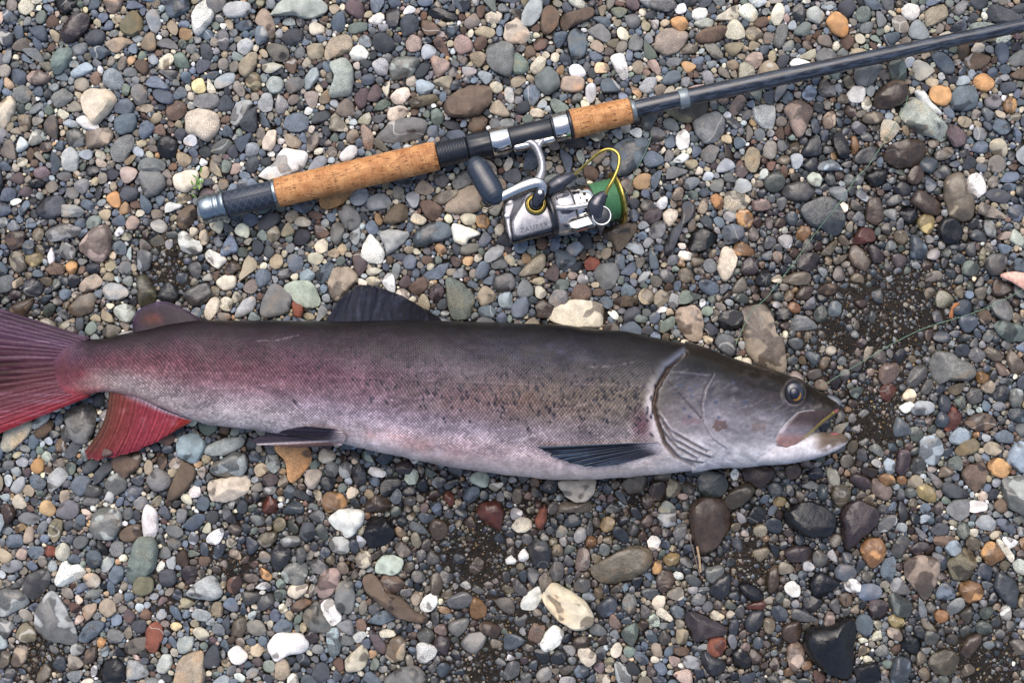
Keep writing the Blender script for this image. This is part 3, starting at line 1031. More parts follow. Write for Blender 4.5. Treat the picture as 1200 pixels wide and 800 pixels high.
def rand_outline(r, seg):
    n = r.integers(3, 7) if seg > 8 else r.integers(4, 7)
    a = (np.arange(n) + r.uniform(-0.28, 0.28, n)) / n * 2 * math.pi
    asp = r.uniform(0.58, 1.0)
    rad = r.uniform(0.86, 1.12, n)
    pts = np.stack([np.cos(a) * rad, np.sin(a) * rad * asp], -1)
    o = catmull(pts, 96, True)
    th = np.arctan2(o[:, 1], o[:, 0]); od = np.argsort(th)
    t = np.linspace(-math.pi, math.pi, seg, endpoint=False)
    rr = np.interp(t, th[od], np.hypot(o[od, 0], o[od, 1]), period=2 * math.pi)
    w = r.uniform(0.6, 1.2)
    ell = asp / np.sqrt((asp * np.cos(t)) ** 2 + np.sin(t) ** 2)
    rr = rr * w + ell * (1 - w)
    o = np.stack([np.cos(t) * rr, np.sin(t) * rr], -1)
    ar = 0.5 * abs(np.sum(o[:, 0] * np.roll(o[:, 1], -1) - o[:, 1] * np.roll(o[:, 0], -1)))
    k = math.sqrt(math.pi / ar)
    return o * k, t, rr * k

PALETTE = [((104,116,131),.22), ((126,128,130),.18), ((78,82,90),.12), ((140,130,119),.12), ((166,150,122),.10), ((206,196,170),.08),
           ((226,224,218),.028), ((112,90,76),.06), ((116,88,76),.014), ((184,146,100),.014), ((120,131,121),.055), ((104,88,90),.02), ((160,168,172),.07), ((176,152,138),.015)]
def grey_down(c, k=0.62):
    c = np.asarray(c, float); l = c @ np.array([.3, .55, .15])
    return c * k + np.asarray(l)[..., None] * (1 - k) * np.array([0.99, 1.02, 0.97])
def punch(c): return 1.06 * np.asarray(c) ** 1.12
PAL_C = punch(grey_down(np.array([lin(c) for c, _ in PALETTE]), 0.72)); PAL_P = np.array([p for _, p in PALETTE]); PAL_P /= PAL_P.sum()
def rand_colours(r, n):
    c = PAL_C[r.choice(len(PAL_C), n, p=PAL_P)]
    return np.clip(c * np.exp(r.normal(0, 0.26, (n, 1))) * np.exp(r.normal(0, 0.022, (n, 3))), 0.01, 0.75)
def rand_wet(r, px, py):
    n = len(px)
    w = 0.25 + 0.10 * r.random(n) + np.where(r.random(n) < 0.16, 0.22, 0)
    return np.clip(w + wetmap(px, py) * r.uniform(0.38, 0.85, n), 0, 0.85)

# ground sheet
def bed_z(X, Y):
    return -0.0022 + 0.0030 * (fbm(X * 60, Y * 60, 3) - 0.5) + 0.0030 * (fbm(X * 260, Y * 260, 4, 2) - 0.5) + 0.0036 * baremap(600 + X / S, 400 - Y / S)
def ground():
    ax = np.concatenate([-np.geomspace(30, 0.95, 14)[:-1], np.linspace(-0.95, 0.95, 380), np.geomspace(0.95, 30, 14)[1:]])
    ay = np.concatenate([-np.geomspace(30, 0.75, 14)[:-1], np.linspace(-0.75, 0.75, 300), np.geomspace(0.75, 30, 14)[1:]])
    X, Y = np.meshgrid(ax, ay, indexing='ij')
    px, py = 600 + X / S, 400 - Y / S
    Z = bed_z(X, Y)
    o = mesh_np("ground", np.stack([X, Y, Z], -1).reshape(-1, 3), grid_faces(len(ax), len(ay)), M['sand'])
    tag(o, "dark wet river sand and grit under the gravel", kind="structure")
ground()

# ------------------------------------------------------------------ the catalogued stones
MG = 220
GW, GH = 1200 + 2 * MG, 800 + 2 * MG
occ = np.zeros((GH, GW), bool)
def parse():
    L = []
    def one(s, ox, oy, k):
        s, _, desc = s.partition("|")
        p = s.split()
        pts = [tuple(float(v) for v in q.split(",")) for q in p[1:]]
        pts = np.array(pts) * k + (ox, oy)
        L.append((p[0], pts, desc.strip()))
    for (c, r_), txt in CATALOGUE.items():
        for s in txt.strip().splitlines(): one(s, c * 300, r_ * 200, 0.25)
    for s in EXTRA.strip().splitlines(): one(s, 0, 0, 1.0)
    return L
def poly_area(p):
    return 0.5 * abs(np.sum(p[:, 0] * np.roll(p[:, 1], -1) - p[:, 1] * np.roll(p[:, 0], -1)))
def poly_cen(p):
    x, y = p[:, 0], p[:, 1]; x2, y2 = np.roll(x, -1), np.roll(y, -1)
    c = x * y2 - x2 * y; a = c.sum()
    return np.array([((x + x2) * c).sum() / (3 * a), ((y + y2) * c).sum() / (3 * a)])
cat = []
for code, pts, desc in parse():
    o = catmull(pts, 72, True)
    o = o.mean(0) + (0.85 * o + 0.15 * (np.roll(o, 3, 0) + np.roll(o, -3, 0)) / 2 - o.mean(0)) * 1.05
    cat.append(dict(code=code, pts=pts, desc=desc, out=o, area=poly_area(o), cen=poly_cen(o)))
cat.sort(key=lambda d: -d['area'])
for d in cat:                                      # occupancy on the gravel plan
    q = d['out']
    x0, y0 = np.floor(q.min(0)).astype(int) - 1; x1, y1 = np.ceil(q.max(0)).astype(int) + 2
    X, Y = np.meshgrid(np.arange(x0, x1), np.arange(y0, y1))
    m = in_poly(X + .5, Y + .5, q)
    ys, xs = Y + MG, X + MG
    ok = m & (xs >= 0) & (xs < GW) & (ys >= 0) & (ys < GH)
    new = ok.sum(); ov = occ[ys[ok], xs[ok]].sum() if new else 0
    d['skip'] = new == 0 or ov > 0.45 * new
    d['ov'] = ov / max(new, 1)
    if not d['skip']: occ[ys[ok], xs[ok]] = True
cat = [d for d in cat if not d['skip']]

def hidden_frac(d):
    """share of the stone covered by fish, rod or reel"""
    q = np.vstack([d['out'], d['cen'] + (d['out'] - d['cen']) * 0.5])
    h = in_poly(q[:, 0], q[:, 1], FISH_POLY) | (poly_dist(q[:, 0], q[:, 1], ROD)[0] < 15)
    for f in FIN_POLYS[:4]: h |= in_poly(q[:, 0], q[:, 1], f)
    h |= (q[:, 0] < 0) | (q[:, 0] > 1200) | (q[:, 1] < 0) | (q[:, 1] > 800)
    return h.mean()

def build_cat(d, k):
    r = np.random.default_rng(1000 + k)
    c = d['cen']; R = math.sqrt(d['area'] / math.pi) * S
    angular = r.random() < 0.6
    d['ang'] = angular
    hu = R * r.uniform(0.42, 0.68); hd = R * 0.55
    cap = topcap(d['out'][:, 0], d['out'][:, 1]).min()
    z0 = R * r.uniform(0.14, 0.30) - 0.001
    if d['ov'] > 0.12: z0 += 0.003
    if z0 + hu > cap:
        z0 = min(z0, cap * 0.25); hu = max(cap - z0, 0.002)
    o = (d['out'] - c) * S * (1 - z0 / H); o[:, 1] *= -1
    o = o[::-1]
    V, F = stone_shape(o, hu, hd, r, nr=9, facets=r.integers(3, 7) if angular else r.integers(1, 4), lump=0.035 if not angular else 0.05)
    V[:, 2] = np.minimum(V[:, 2] + z0, cap + 0.001)
    # small chips along the rim
    V[:, :2] *= (1 + 0.025 * np.sin(np.arctan2(V[:, 1], V[:, 0]) * r.integers(5, 9) + r.uniform(0, 6)))[:, None]
    cx, cy = P(c[0], c[1], z0)[:2]
    colr = punch(grey_down(lin(COLOURS[d['code']][0]), .82 if d['code'] in 'oyr' else .68)) * np.exp(r.normal(0, 0.10)) * np.exp(r.normal(0, 0.02, 3))
    w = float(rand_wet(r, c[:1], c[1:])[0])
    if d['code'] == 'k': w = max(w, 0.6)
    if d['code'] in 'wcE': w = min(w, 0.40)
    if 'wet' in d['desc'] or 'glossy' in d['desc']: w = 0.75
    n = len(V)
    at = dict(col=np.tile(colr, (n, 1)), wet=np.full(n, w), sd=np.tile(r.uniform(1, 9, 3), (n, 1)))
    return V, F, at, (cx, cy)

for d in cat: d['vis'] = d['area'] * (1 - hidden_frac(d))
cat.sort(key=lambda d: -d['vis'])
NTHING = 300
things_, rest_ = cat[:NTHING], cat[NTHING:]

# --- words: what each stone looks like and what it lies beside
LAND = []
def land(ph, *pts):
    for p in pts: LAND.append((np.array(p, float), ph))
land("silver butt cap of the rod", (240,246), (252,243), (262,240))
land("black rod butt", (280,237), (297,233), (313,229))
land("long cork grip", *[(x, 223.4 - (x - 335) * .2297) for x in range(335, 510, 14)])
land("threaded black collar", (522,180), (540,176), (560,172))
land("chrome reel seat", (585,166), (610,160), (635,154), (658,149))
land("short cork foregrip", (682,143), (700,139), (718,135), (736,131))
land("rod blank", *[(x, 128.3 - (x - 745) * .2208) for x in range(755, 1200, 16)])
land("reel handle knob", (556,190), (568,211), (582,234))
land("grey reel body", (600,260), (620,275), (640,272), (660,268), (600,240))
land("green line spool", (715,225), (730,245), (720,255))
land("gold bail wire", (690,190), (710,176), (722,185))
land("fish's adipose fin", (160,370), (185,354), (205,358))
land("fish's dorsal fin", (401,346), (421,334), (444,336), (476,349), (500,362))
land("fish's back", *[(x, np.interp(x, FX, FTOP)) for x in list(range(250, 390, 15)) + list(range(525, 800, 15))])
land("fish's head", *[(x, np.interp(x, FX, FTOP)) for x in range(815, 960, 15)])
land("fish's snout", (975,468), (986,480), (993,515))
land("fish's lower jaw", (975,530), (950,538), (925,543), (900,545))
land("fish's gill cover", (870,547), (840,548), (810,550))
land("fish's belly", *[(x, np.interp(x, FX, FBOT)) for x in range(430, 800, 15)])
land("fish's pelvic fin", (300,519), (330,521), (360,521), (395,521))
land("fish's anal fin", (105,538), (130,537), (150,531), (175,523), (205,507), (100,530), (118,500))
land("fish's tail fin", (2,500), (25,493), (50,484), (75,476), (100,467), (2,374), (30,378), (60,384))
LP = np.array([p for p, _ in LAND])
def look(d):
    if d['desc']: return d['desc']
    p = d['out'] - d['cen']
    w, _ = np.linalg.eigh(p.T @ p); asp = math.sqrt(w[1] / max(w[0], 1e-9))
    n = len(d['pts'])
    sh = "elongated" if asp > 1.75 else "oval" if asp > 1.36 else "rounded" if n > 5 else "squarish" if n == 4 else "angular"
    R = math.sqrt(d['area'] / math.pi)
    sz = "large " if R > 16 else "small " if R < 9.5 else ""
    return f"{sz}{COLOURS[d['code']][1]} {sh} {'stone' if R > 11 else 'pebble'}"
keys = [d for d in things_ if d['desc']]
for d in things_:
    d['look'] = look(d)
    dl = np.min(np.hypot(*(LP[:, None] - d['out'][None]).transpose(2, 0, 1)), axis=1)
    od = np.argsort(dl)
    d['near'] = []
    if dl[od[0]] < 45 and (not d['desc']): d['near'].append((dl[od[0]], "the " + LAND[od[0]][1]))
    for q in keys:
        if q is d: continue
        g = np.min(np.hypot(*(q['out'][::6, None] - d['out'][None, ::6]).transpose(2, 0, 1)))
        if g < 110: d['near'].append((g + 12, "the " + q['desc'].split(" under ")[0].split(" against ")[0].split(" beside ")[0].split(" below ")[0].split(" tucked ")[0].split(" between ")[0].split(" leaning on ")[0].split(" by the ")[0].split(" behind ")[0]))
    d['near'].sort()
def clip_words(s, n=16):
    return " ".join(s.split()[:n])
used = {}
for d in things_:
    opts = [d['look']] if d['desc'] else []
    for i, (g, a) in enumerate(d['near'][:4]):
        opts.append(f"{d['look']} {'beside' if g < 24 else 'near'} {a}")
    nn = d['near']
    for i in range(min(3, len(nn))):
        for j in range(i + 1, min(4, len(nn))):
            opts.append(f"{d['look']} between {nn[i][1]} and {nn[j][1]}")
    if not opts: opts = [d['look'] + " in the open gravel"]
    pick = next((o for o in opts if 4 <= len(o.split()) <= 16 and o not in used), None)
    if pick is None: pick = clip_words(next((o for o in opts if len(o.split()) >= 4), opts[0] + ' in the loose gravel'))
    used.setdefault(pick, []).append(d); d['label'] = pick

for k, d in enumerate(things_):
    V, F, at, (cx, cy) = build_cat(d, k)
    o = mesh_np("stone" if d['area'] > 380 else "pebble", V, F, M['stone'], attrs=at)
    o.location = (cx, cy, 0)
    if d['ang']: o.data.set_sharp_from_angle(angle=math.radians(34))
    tag(o, d['label'], "stone" if d['area'] > 380 else "pebble", "larger loose stones of the gravel bar")

# ------------------------------------------------------------------ the countless smaller pebbles
class Heap:
    def __init__(s): s.V = []; s.F3 = []; s.F4 = []; s.col = []; s.wet = []; s.sd = []; s.n = 0; s.S3 = []; s.S4 = []
    def add(s, V, F, col, wet, sd, smooth=True):
        """V (k,nv,3) stones of one shape; F list of index arrays of the shape"""
        k, nv, _ = V.shape
        off = s.n + np.arange(k)[:, None, None] * nv
        for f in F:
            (s.F4 if f.shape[1] == 4 else s.F3).append((f[None] + off).reshape(-1, f.shape[1]))
            (s.S4 if f.shape[1] == 4 else s.S3).append(np.full(len(f) * k, smooth))
        s.V.append(V.reshape(-1, 3)); s.n += k * nv
        s.col.append(np.repeat(col, nv, 0)); s.wet.append(np.repeat(wet, nv)); s.sd.append(np.repeat(sd, nv, 0))
    def build(s, name, label, sharp=False):
        F = []
        if s.F4: F.append(np.concatenate(s.F4))
        if s.F3: F.append(np.concatenate(s.F3))
        o = mesh_np(name, np.concatenate(s.V), F, M['stone'], flags=np.concatenate(s.S4 + s.S3), attrs=dict(col=np.concatenate(s.col), wet=np.concatenate(s.wet), sd=np.concatenate(s.sd)))
        if sharp: o.data.set_sharp_from_angle(angle=math.radians(42))
        return tag(o, label, "gravel", kind="stuff")

heap = Heap()
for k, d in enumerate(rest_):
    V, F, at, (cx, cy) = build_cat(d, 2000 + k)
    V[:, 0] += cx; V[:, 1] += cy
    heap.add(V[None], F, at['col'][:1], at['wet'][:1], at['sd'][:1])

NTMP = 36
def templates(seg, nr, seed):
    T = []
    for k in range(NTMP):
        r = np.random.default_rng(seed + k)
        o, t, rr = rand_outline(r, seg)
        V, F = stone_shape(o, r.uniform(0.5, 0.75), 0.6, r, nr=nr, facets=r.integers(2, 8), lump=0.05)
        T.append((V, F, t, rr))
    return T
TM = templates(18, 7, 300); TS = templates(10, 5, 400)
# level of detail for tiny grit: low closed shapes
def tiny_templates():
    T = []
    for k in range(12):
        r = np.random.default_rng(500 + k)
        o, t, rr = rand_outline(r, 6)
        V, F = stone_shape(o, 0.7, 0.6, r, nr=3, facets=1, lump=0.08)
        T.append((V, F, t, rr))
    return T
TT = tiny_templates()

YY, XX = np.mgrid[0:GH, 0:GW]
bare_g = baremap(XX - MG, YY - MG)
inframe = (XX > MG - 12) & (XX < GW - MG + 12) & (YY > MG - 12) & (YY < GH - MG + 12)
fft_sz = (GH, GW)
def free_centres(rad):
    k = np.zeros(fft_sz, np.float32); R = int(math.ceil(rad))
    yy, xx = np.mgrid[-R:R + 1, -R:R + 1]
    m = (xx ** 2 + yy ** 2) <= rad * rad
    k[yy[m] % GH, xx[m] % GW] = 1
    cnt = np.fft.irfft2(np.fft.rfft2(occ.astype(np.float32)) * np.fft.rfft2(k), s=fft_sz)
    return cnt < 0.04 * m.sum() + 0.3
def place(rad, quota, T, r, region=None, barepow=1.0, tol=0.07):
    """random close packing of one size; returns list (px,py,rad,template,angle)"""
    fc = free_centres(rad * 0.80)
    if region is not None: fc &= region
    ys, xs = np.nonzero(fc)
    keep = r.random(len(xs)) > bare_g[ys, xs] * barepow
    ys, xs = ys[keep], xs[keep]
    od = r.permutation(len(xs))
    out = []; area = 0; target = quota * ((region if region is not None else np.ones_like(occ)).sum())
    for i in od:
        x, y = xs[i], ys[i]
        if occ[y, x]: continue
        ra = rad * r.uniform(0.88, 1.12); a = r.uniform(0, 6.283); k = r.integers(len(T))
        R = int(ra * 1.4) + 1
        if x < R or y < R or x >= GW - R or y >= GH - R: continue
        xx = XX[:2 * R + 1, :2 * R + 1] - R; yy = YY[:2 * R + 1, :2 * R + 1] - R
        th = np.arctan2(-yy, xx) - a; th = (th + math.pi) % (2 * math.pi) - math.pi
        m = np.hypot(xx, yy) <= ra * T[k][3][((th + math.pi) / (2 * math.pi) * len(T[k][3])).astype(int) % len(T[k][3])]
        w = occ[y - R:y + R + 1, x - R:x + R + 1]
        nm = m.sum()
        if (w & m).sum() > tol * nm + 0.5: continue
        w |= m
        out.append((x - MG + 0.5, y - MG + 0.5, ra, k, a)); area += nm
        if area > target: break
    return out
def pour(items, T, r, lift=(0.05, 0.35), flat=(0.6, 1.0), damp_shade=0.0):
    if not items: return
    A = np.array([i[:3] for i in items]); ks = np.array([i[3] for i in items]); an = np.array([i[4] for i in items])
    cap = topcap(A[:, 0], A[:, 1])
    for k in np.unique(ks):
        m = ks == k
        px, py, ra = A[m].T; a = an[m]; n = len(px)
        V0 = T[k][0]
        R = ra * S
        fl = r.uniform(*flat, n)
        z0 = R * r.uniform(*lift, n)
        # settle onto the slightly uneven bed
        z0 = z0 + 0.0012 * (fbm(px / 30, py / 30, 21) - 0.5) - 0.0006
        V = np.repeat(V0[None], n, 0) * (R * (1 - z0 / H))[:, None, None]
        V[..., 2] *= fl[:, None]
        # slight tilt
        tx, ty = r.normal(0, 0.16, n), r.normal(0, 0.16, n)
        V[..., 2] += V[..., 0] * tx[:, None] + V[..., 1] * ty[:, None]
        ca, sa = np.cos(a)[:, None], np.sin(a)[:, None]
        x = V[..., 0] * ca - V[..., 1] * sa; y = V[..., 0] * sa + V[..., 1] * ca
        top = V[..., 2].max(1) + z0
        z0 = np.minimum(z0, z0 - (top - cap[m]))
        W = Pn(px, py, z0)
        V = np.stack([x + W[:, :1], y + W[:, 1:2], V[..., 2] + W[:, 2:3]], -1)
        heap.add(V, T[k][1], rand_colours(r, n), np.clip(rand_wet(r, px, py) + damp_shade, 0, .85), r.uniform(1, 9, (n, 3)), smooth=T is not TT and k % 3 > 0)

rg = np.random.default_rng(99)
outer = ~inframe
for rad, q in [(20, .10), (15, .13), (12, .12)]:
    pour(place(rad, q, TM, rg, outer), TM, rg)
for rad, q in [(11.5, .05), (9.8, .075), (8.2, .08), (7, .075)]:
    pour(place(rad, q, TM, rg), TM, rg)
pour(place(5.8, .07, TM, rg, barepow=1.0), TM, rg)
for rad, q in [(4.7, .08), (3.8, .08)]:
    pour(place(rad, q, TS, rg, inframe, barepow=1.0), TS, rg, lift=(0.1, 0.6))
    pour(place(rad, q * .8, TT, rg, outer), TT, rg)
pour(place(3.0, .09, TS, rg, inframe, barepow=.95, tol=.12), TS, rg, lift=(0.1, 0.8))
pour(place(2.3, .09, TT, rg, inframe, barepow=.85, tol=.16), TT, rg, lift=(0.2, 1.1))
pour(place(1.7, .08, TT, rg, inframe, barepow=.65, tol=.25), TT, rg, lift=(0.2, 1.4))
# a lower course that shows in the gaps; added wetness paints shade into its colour
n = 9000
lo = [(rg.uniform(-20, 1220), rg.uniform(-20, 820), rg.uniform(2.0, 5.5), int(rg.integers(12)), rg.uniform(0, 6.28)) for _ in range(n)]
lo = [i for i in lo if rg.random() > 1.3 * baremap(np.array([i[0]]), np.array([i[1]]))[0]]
pour(lo, TT, rg, lift=(-0.75, -0.35), damp_shade=.35)
heap.build("gravel", "countless small river pebbles of mixed greys and browns packed together", True)

# coarse sand grains
gr = Heap()
n = 42000
gx = rg.uniform(-30, 1230, n); gy = rg.uniform(-30, 830, n)
ex_ = rg.uniform(0, 1200, 480000); ey_ = rg.uniform(0, 800, 480000)      # many more where the sand lies bare
kb = rg.random(480000) < baremap(ex_, ey_) * 1.1
gx = np.concatenate([gx, ex_[kb]]); gy = np.concatenate([gy, ey_[kb]]); n = len(gx)
keep = ~occ[(gy + MG).astype(int), (gx + MG).astype(int)] | (rg.random(n) < 0.06)
keep &= rg.random(n) < 0.45 + baremap(gx, gy)
gx, gy = gx[keep], gy[keep]; n = len(gx)
octv = np.array([[1,0,0],[0,1,0],[-1,0,0],[0,-1,0],[0,0,1],[0,0,-1]], float)
octf = np.array([[0,1,4],[1,2,4],[2,3,4],[3,0,4],[1,0,5],[2,1,5],[3,2,5],[0,3,5]])
V = octv[None] * (np.where(rg.random(n) < .12, rg.uniform(1.2, 2.2, n), rg.uniform(0.45, 1.25, n)) * S)[:, None, None] * rg.uniform(0.6, 1.3, (n, 6, 1))
a = rg.uniform(0, 6.28, n); ca, sa = np.cos(a)[:, None], np.sin(a)[:, None]
V = np.stack([V[..., 0] * ca - V[..., 1] * sa, V[..., 0] * sa + V[..., 1] * ca, V[..., 2]], -1)
gw = Pn(gx, gy, 0.0); gz = bed_z(gw[:, 0], gw[:, 1]) + rg.uniform(-0.0002, 0.0009, n)
V += Pn(gx, gy, gz)[:, None]
gp = np.array([lin(c) for c in ((46,38,30),(68,55,42),(92,74,54),(128,104,72),(170,142,96),(150,150,150))])
gc = gp[rg.choice(6, n, p=[.36, .30, .18, .09, .04, .03])] * np.exp(rg.normal(0, .2, (n, 1)))
gr.add(V, [octf], gc, np.clip(rand_wet(rg, gx, gy) * .6, 0, .8), rg.uniform(1, 9, (n, 3)))
gr.build("sand_grains", "coarse dark sand grains between the pebbles")
# ------------------------------------------------------------------ materials of the fish and the tackle
def fish_material():
    n = NT("fish_skin")
    col = n.attr("col", "Vector"); sc = n.attr("scl", "Fac"); uv = n.attr("suv", "Vector")
    pos = n.n("ShaderNodeNewGeometry").outputs["Position"]
    wob = n.noise(pos, 60, 2, 0.5, 0, 1)
    add = n.n("ShaderNodeVectorMath", operation='MULTIPLY_ADD'); n.put(add.inputs[0], wob); add.inputs[1].default_value = (0.0035,) * 3; n.put(add.inputs[2], uv)
    sep = n.n("ShaderNodeSeparateXYZ"); n.put(sep.inputs[0], add.outputs[0])
    k = 1950.0
    a = n.math('MULTIPLY', sep.outputs[0], k)
    b = n.math('MULTIPLY', sep.outputs[1], k)
    g = n.math('MULTIPLY', n.math('COSINE', a), n.math('COSINE', b))           # -1..1 diamond lattice of scales
    g = n.ramp(g, -0.75, 0.85)
    pq = n.n("ShaderNodeCombineXYZ")
    n.put(pq.inputs[0], n.math('ROUND', n.math('MULTIPLY', n.math('ADD', a, b), 0.5 / math.pi)))
    n.put(pq.inputs[1], n.math('ROUND', n.math('MULTIPLY', n.math('SUBTRACT', a, b), 0.5 / math.pi)))
    wn_ = n.n("ShaderNodeTexWhiteNoise"); n.put(wn_.inputs["Vector"], pq.outputs[0])
    each = n.ramp(wn_.outputs[0], 0.0, 1.0, 0.72, 1.30)          # every scale a little different
    patch = n.noise(pos, 45, 3, 0.6)
    amt = n.math('MULTIPLY', sc, n.ramp(patch, 0.25, 0.7, 0.55, 1.0))
    dk = n.mix(1.0, col, (0.64, 0.60, 0.63, 1), 'MULTIPLY')
    lt = n.mix(1.0, col, (1.32, 1.29, 1.28, 1), 'MULTIPLY')
    c = n.mix(amt, col, n.mix(1.0, n.mix(g, dk, lt), each, 'MULTIPLY'))
    mott = n.noise(pos, 260, 3, 0.65)
    c = n.mix(1.0, c, n.ramp(mott, 0.25, 0.75, 0.80, 1.18), 'MULTIPLY')
    h = n.math('ADD', n.math('MULTIPLY', n.math('MULTIPLY', g, amt), 1.0), n.math('MULTIPLY', mott, 0.25))
    rough = n.ramp(patch, 0.3, 0.7, 0.34, 0.48)
    bp = n.bump(h, 0.5, 0.0007)
    return n.set(Base_Color=c, Roughness=rough, Normal=bp, Specular_IOR_Level=0.22, Coat_Weight=n.math('MULTIPLY_ADD', sc, -0.04, 0.22), Coat_Roughness=0.07, Coat_Normal=n.bump(h, 0.9, 0.0009))
M['fish'] = fish_material()
def fin_material():
    n = NT("fin_membrane")
    col = n.attr("col", "Vector")
    pos = n.n("ShaderNodeNewGeometry").outputs["Position"]
    mott = n.noise(pos, 300, 3, 0.65)
    c = n.mix(1.0, col, n.ramp(mott, 0.25, 0.75, 0.75, 1.25), 'MULTIPLY')
    return n.set(Base_Color=c, Roughness=0.45, Specular_IOR_Level=0.18, Coat_Weight=0.05, Coat_Roughness=0.15, Normal=n.bump(mott, 0.25, 0.0008))
M['fin'] = fin_material()
def plain(name, c, rough=0.5, metal=0.0, coat=0.0, grain=0.0, gs=300):
    n = NT(name)
    pos = n.n("ShaderNodeNewGeometry").outputs["Position"]
    nz = n.noise(pos, gs, 3, 0.6)
    cc = n.mix(1.0, rgba(c), n.ramp(nz, 0.25, 0.75, 1 - grain, 1 + grain * 0.6), 'MULTIPLY')
    return n.set(Base_Color=cc, Metallic=metal, Roughness=n.ramp(nz, 0.3, 0.7, max(rough - 0.06, 0.03), rough + 0.08), Coat_Weight=coat, Coat_Roughness=0.1)
M['eye'] = plain("eye_iris", (44, 48, 60), 0.2, 0.1, 0.6, 0.4, 900)
M['pupil'] = plain("eye_pupil", (16, 22, 40), 0.16, 0, 0.3)
M['gold_eye'] = plain("eye_gold", (176, 128, 52), 0.3, 0.5, 0.4)

# ------------------------------------------------------------------ the fish, lying on its side
FT = [(40,2.5), (52,3.5), (66,6), (82,13), (100,22), (118,29), (140,35), (240,54), (400,80), (520,90), (655,94), (780,88), (860,75), (918,60), (942,48), (966,30), (980,18), (986,5)]
def smooth1(v, k):
    w = np.hanning(k + 2)[1:-1]; w /= w.sum()
    return np.convolve(np.pad(v, k // 2, mode='edge'), w, 'valid')[:len(v)]
xs_ = np.arange(42, 986.6, 1.0)
ftop = smooth1(np.interp(xs_, FX, FTOP), 25); fbot = smooth1(np.interp(xs_, FX, FBOT), 19)
e_ = xs_ > 950
ftop[e_] = np.interp(xs_, FX, FTOP)[e_]; fbot[e_] = np.interp(xs_, FX, FBOT)[e_]
fth = np.interp(xs_, [a for a, _ in FT], [b for _, b in FT]) * 0.001
fth = np.where(xs_ < 110, smooth1(fth, 15), smooth1(fth, 41))
ZF = 0.0075
def zmid_of(x, th):
    rest = ZF + th / 2
    head = 0.55 * rest + 0.45 * (ZF + 0.044)
    return np.where(x > 780, np.where(x < 840, rest + (head - rest) * (x - 780) / 60, head), np.maximum(rest, np.interp(x, [42, 58, 90], [.0140, .0180, .0195])))
fzc = smooth1(zmid_of(xs_, fth), 41)
def top_z(px, py):
    """upper surface of the fish under a picture point (approximate)"""
    px = np.asarray(px, float); py = np.asarray(py, float); z = np.full(np.broadcast(px, py).shape, 0.05)
    for _ in range(4):
        zc = np.interp(px, xs_, fzc)
        k = (1 - z / H) / (1 - zc / H)
        qx = 600 + (px - 600) * k; qy = 400 + (py - 400) * k
        t, b = np.interp(qx, xs_, ftop), np.interp(qx, xs_, fbot)
        u = np.clip(np.abs((qy - (t + b) / 2) / ((b - t) / 2)), 0, 1)
        z = np.interp(qx, xs_, fzc) + np.interp(qx, xs_, fth) / 2 * (1 - u ** 2.2) ** (1 / 2.2)
    return z

def lerp_table(xk, tk, tab, x, t):
    tab = np.array(tab, float); xk = np.array(xk, float); tk = np.array(tk, float)
    i = np.clip(np.searchsorted(xk, x) - 1, 0, len(xk) - 2); u = np.clip((x - xk[i]) / (xk[i + 1] - xk[i]), 0, 1)
    j = np.clip(np.searchsorted(tk, t) - 1, 0, len(tk) - 2); v = np.clip((t - tk[j]) / (tk[j + 1] - tk[j]), 0, 1)
    u = (u * u * (3 - 2 * u))[..., None]; v = v[..., None]
    return (tab[i, j] * (1 - v) + tab[i, j + 1] * v) * (1 - u) + (tab[i + 1, j] * (1 - v) + tab[i + 1, j + 1] * v) * u
TK = [0, .05, .13, .25, .40, .55, .70, .85, 1.0]
XK = [60, 150, 260, 400, 520, 650, 750, 830, 920, 985]
SKIN = [
 [(52,34,46),(78,50,64),(104,70,88),(108,72,86),(112,70,80),(120,74,78),(136,88,86),(150,96,90),(150,76,72)],
 [(34,20,28),(58,34,44),(92,60,76),(124,82,98),(134,84,96),(150,108,114),(176,156,156),(188,172,168),(190,160,155)],
 [(32,20,30),(62,38,50),(92,60,78),(124,80,98),(130,84,98),(146,108,118),(166,148,154),(190,180,182),(190,182,182)],
 [(24,18,26),(54,36,48),(84,58,76),(118,82,102),(128,88,106),(146,116,130),(162,146,160),(184,176,184),(192,184,184)],
 [(20,16,24),(42,32,42),(78,62,76),(104,88,104),(130,106,118),(144,124,134),(156,144,156),(184,170,176),(200,186,182)],
 [(18,15,18),(34,29,34),(66,60,72),(94,88,100),(116,104,108),(126,112,110),(152,140,148),(190,172,172),(204,192,188)],
 [(20,17,18),(40,34,34),(72,66,66),(104,100,104),(124,118,116),(134,124,122),(150,142,144),(192,180,176),(206,196,192)],
 [(20,17,18),(28,24,24),(44,40,42),(112,108,118),(140,136,146),(156,150,158),(180,174,180),(206,202,206),(208,202,202)],
 [(20,17,16),(28,23,22),(38,32,30),(72,64,64),(122,118,126),(162,158,166),(190,184,190),(214,210,212),(212,208,208)],
 [(34,28,24),(42,34,28),(52,42,34),(60,50,42),(70,60,54),(80,70,62),(90,80,66),(120,106,80),(120,100,80)]]

GILL = [(803,416), (799,419), (783,431), (770,454), (766,475), (771,494), (779,520), (791,534), (811,544)]
PREOP = [(837,439), (827,456), (823,475), (825,496), (835,513), (852,525)]
MAXU = [(953,480), (943,481), (935,483), (923,494), (913,506), (909,515), (910,522), (918,525)]
MAXL = [(918,525), (932,520), (944,511), (954,501), (963,492), (977,483)]
MAXP = MAXU + MAXL[1:]
BRAN = [[(774,484), (787,501), (811,515), (830,525)], [(776,499), (795,520), (818,532)], [(780,513), (799,532), (825,537)], [(779,492), (791,511), (815,524), (834,532)]]

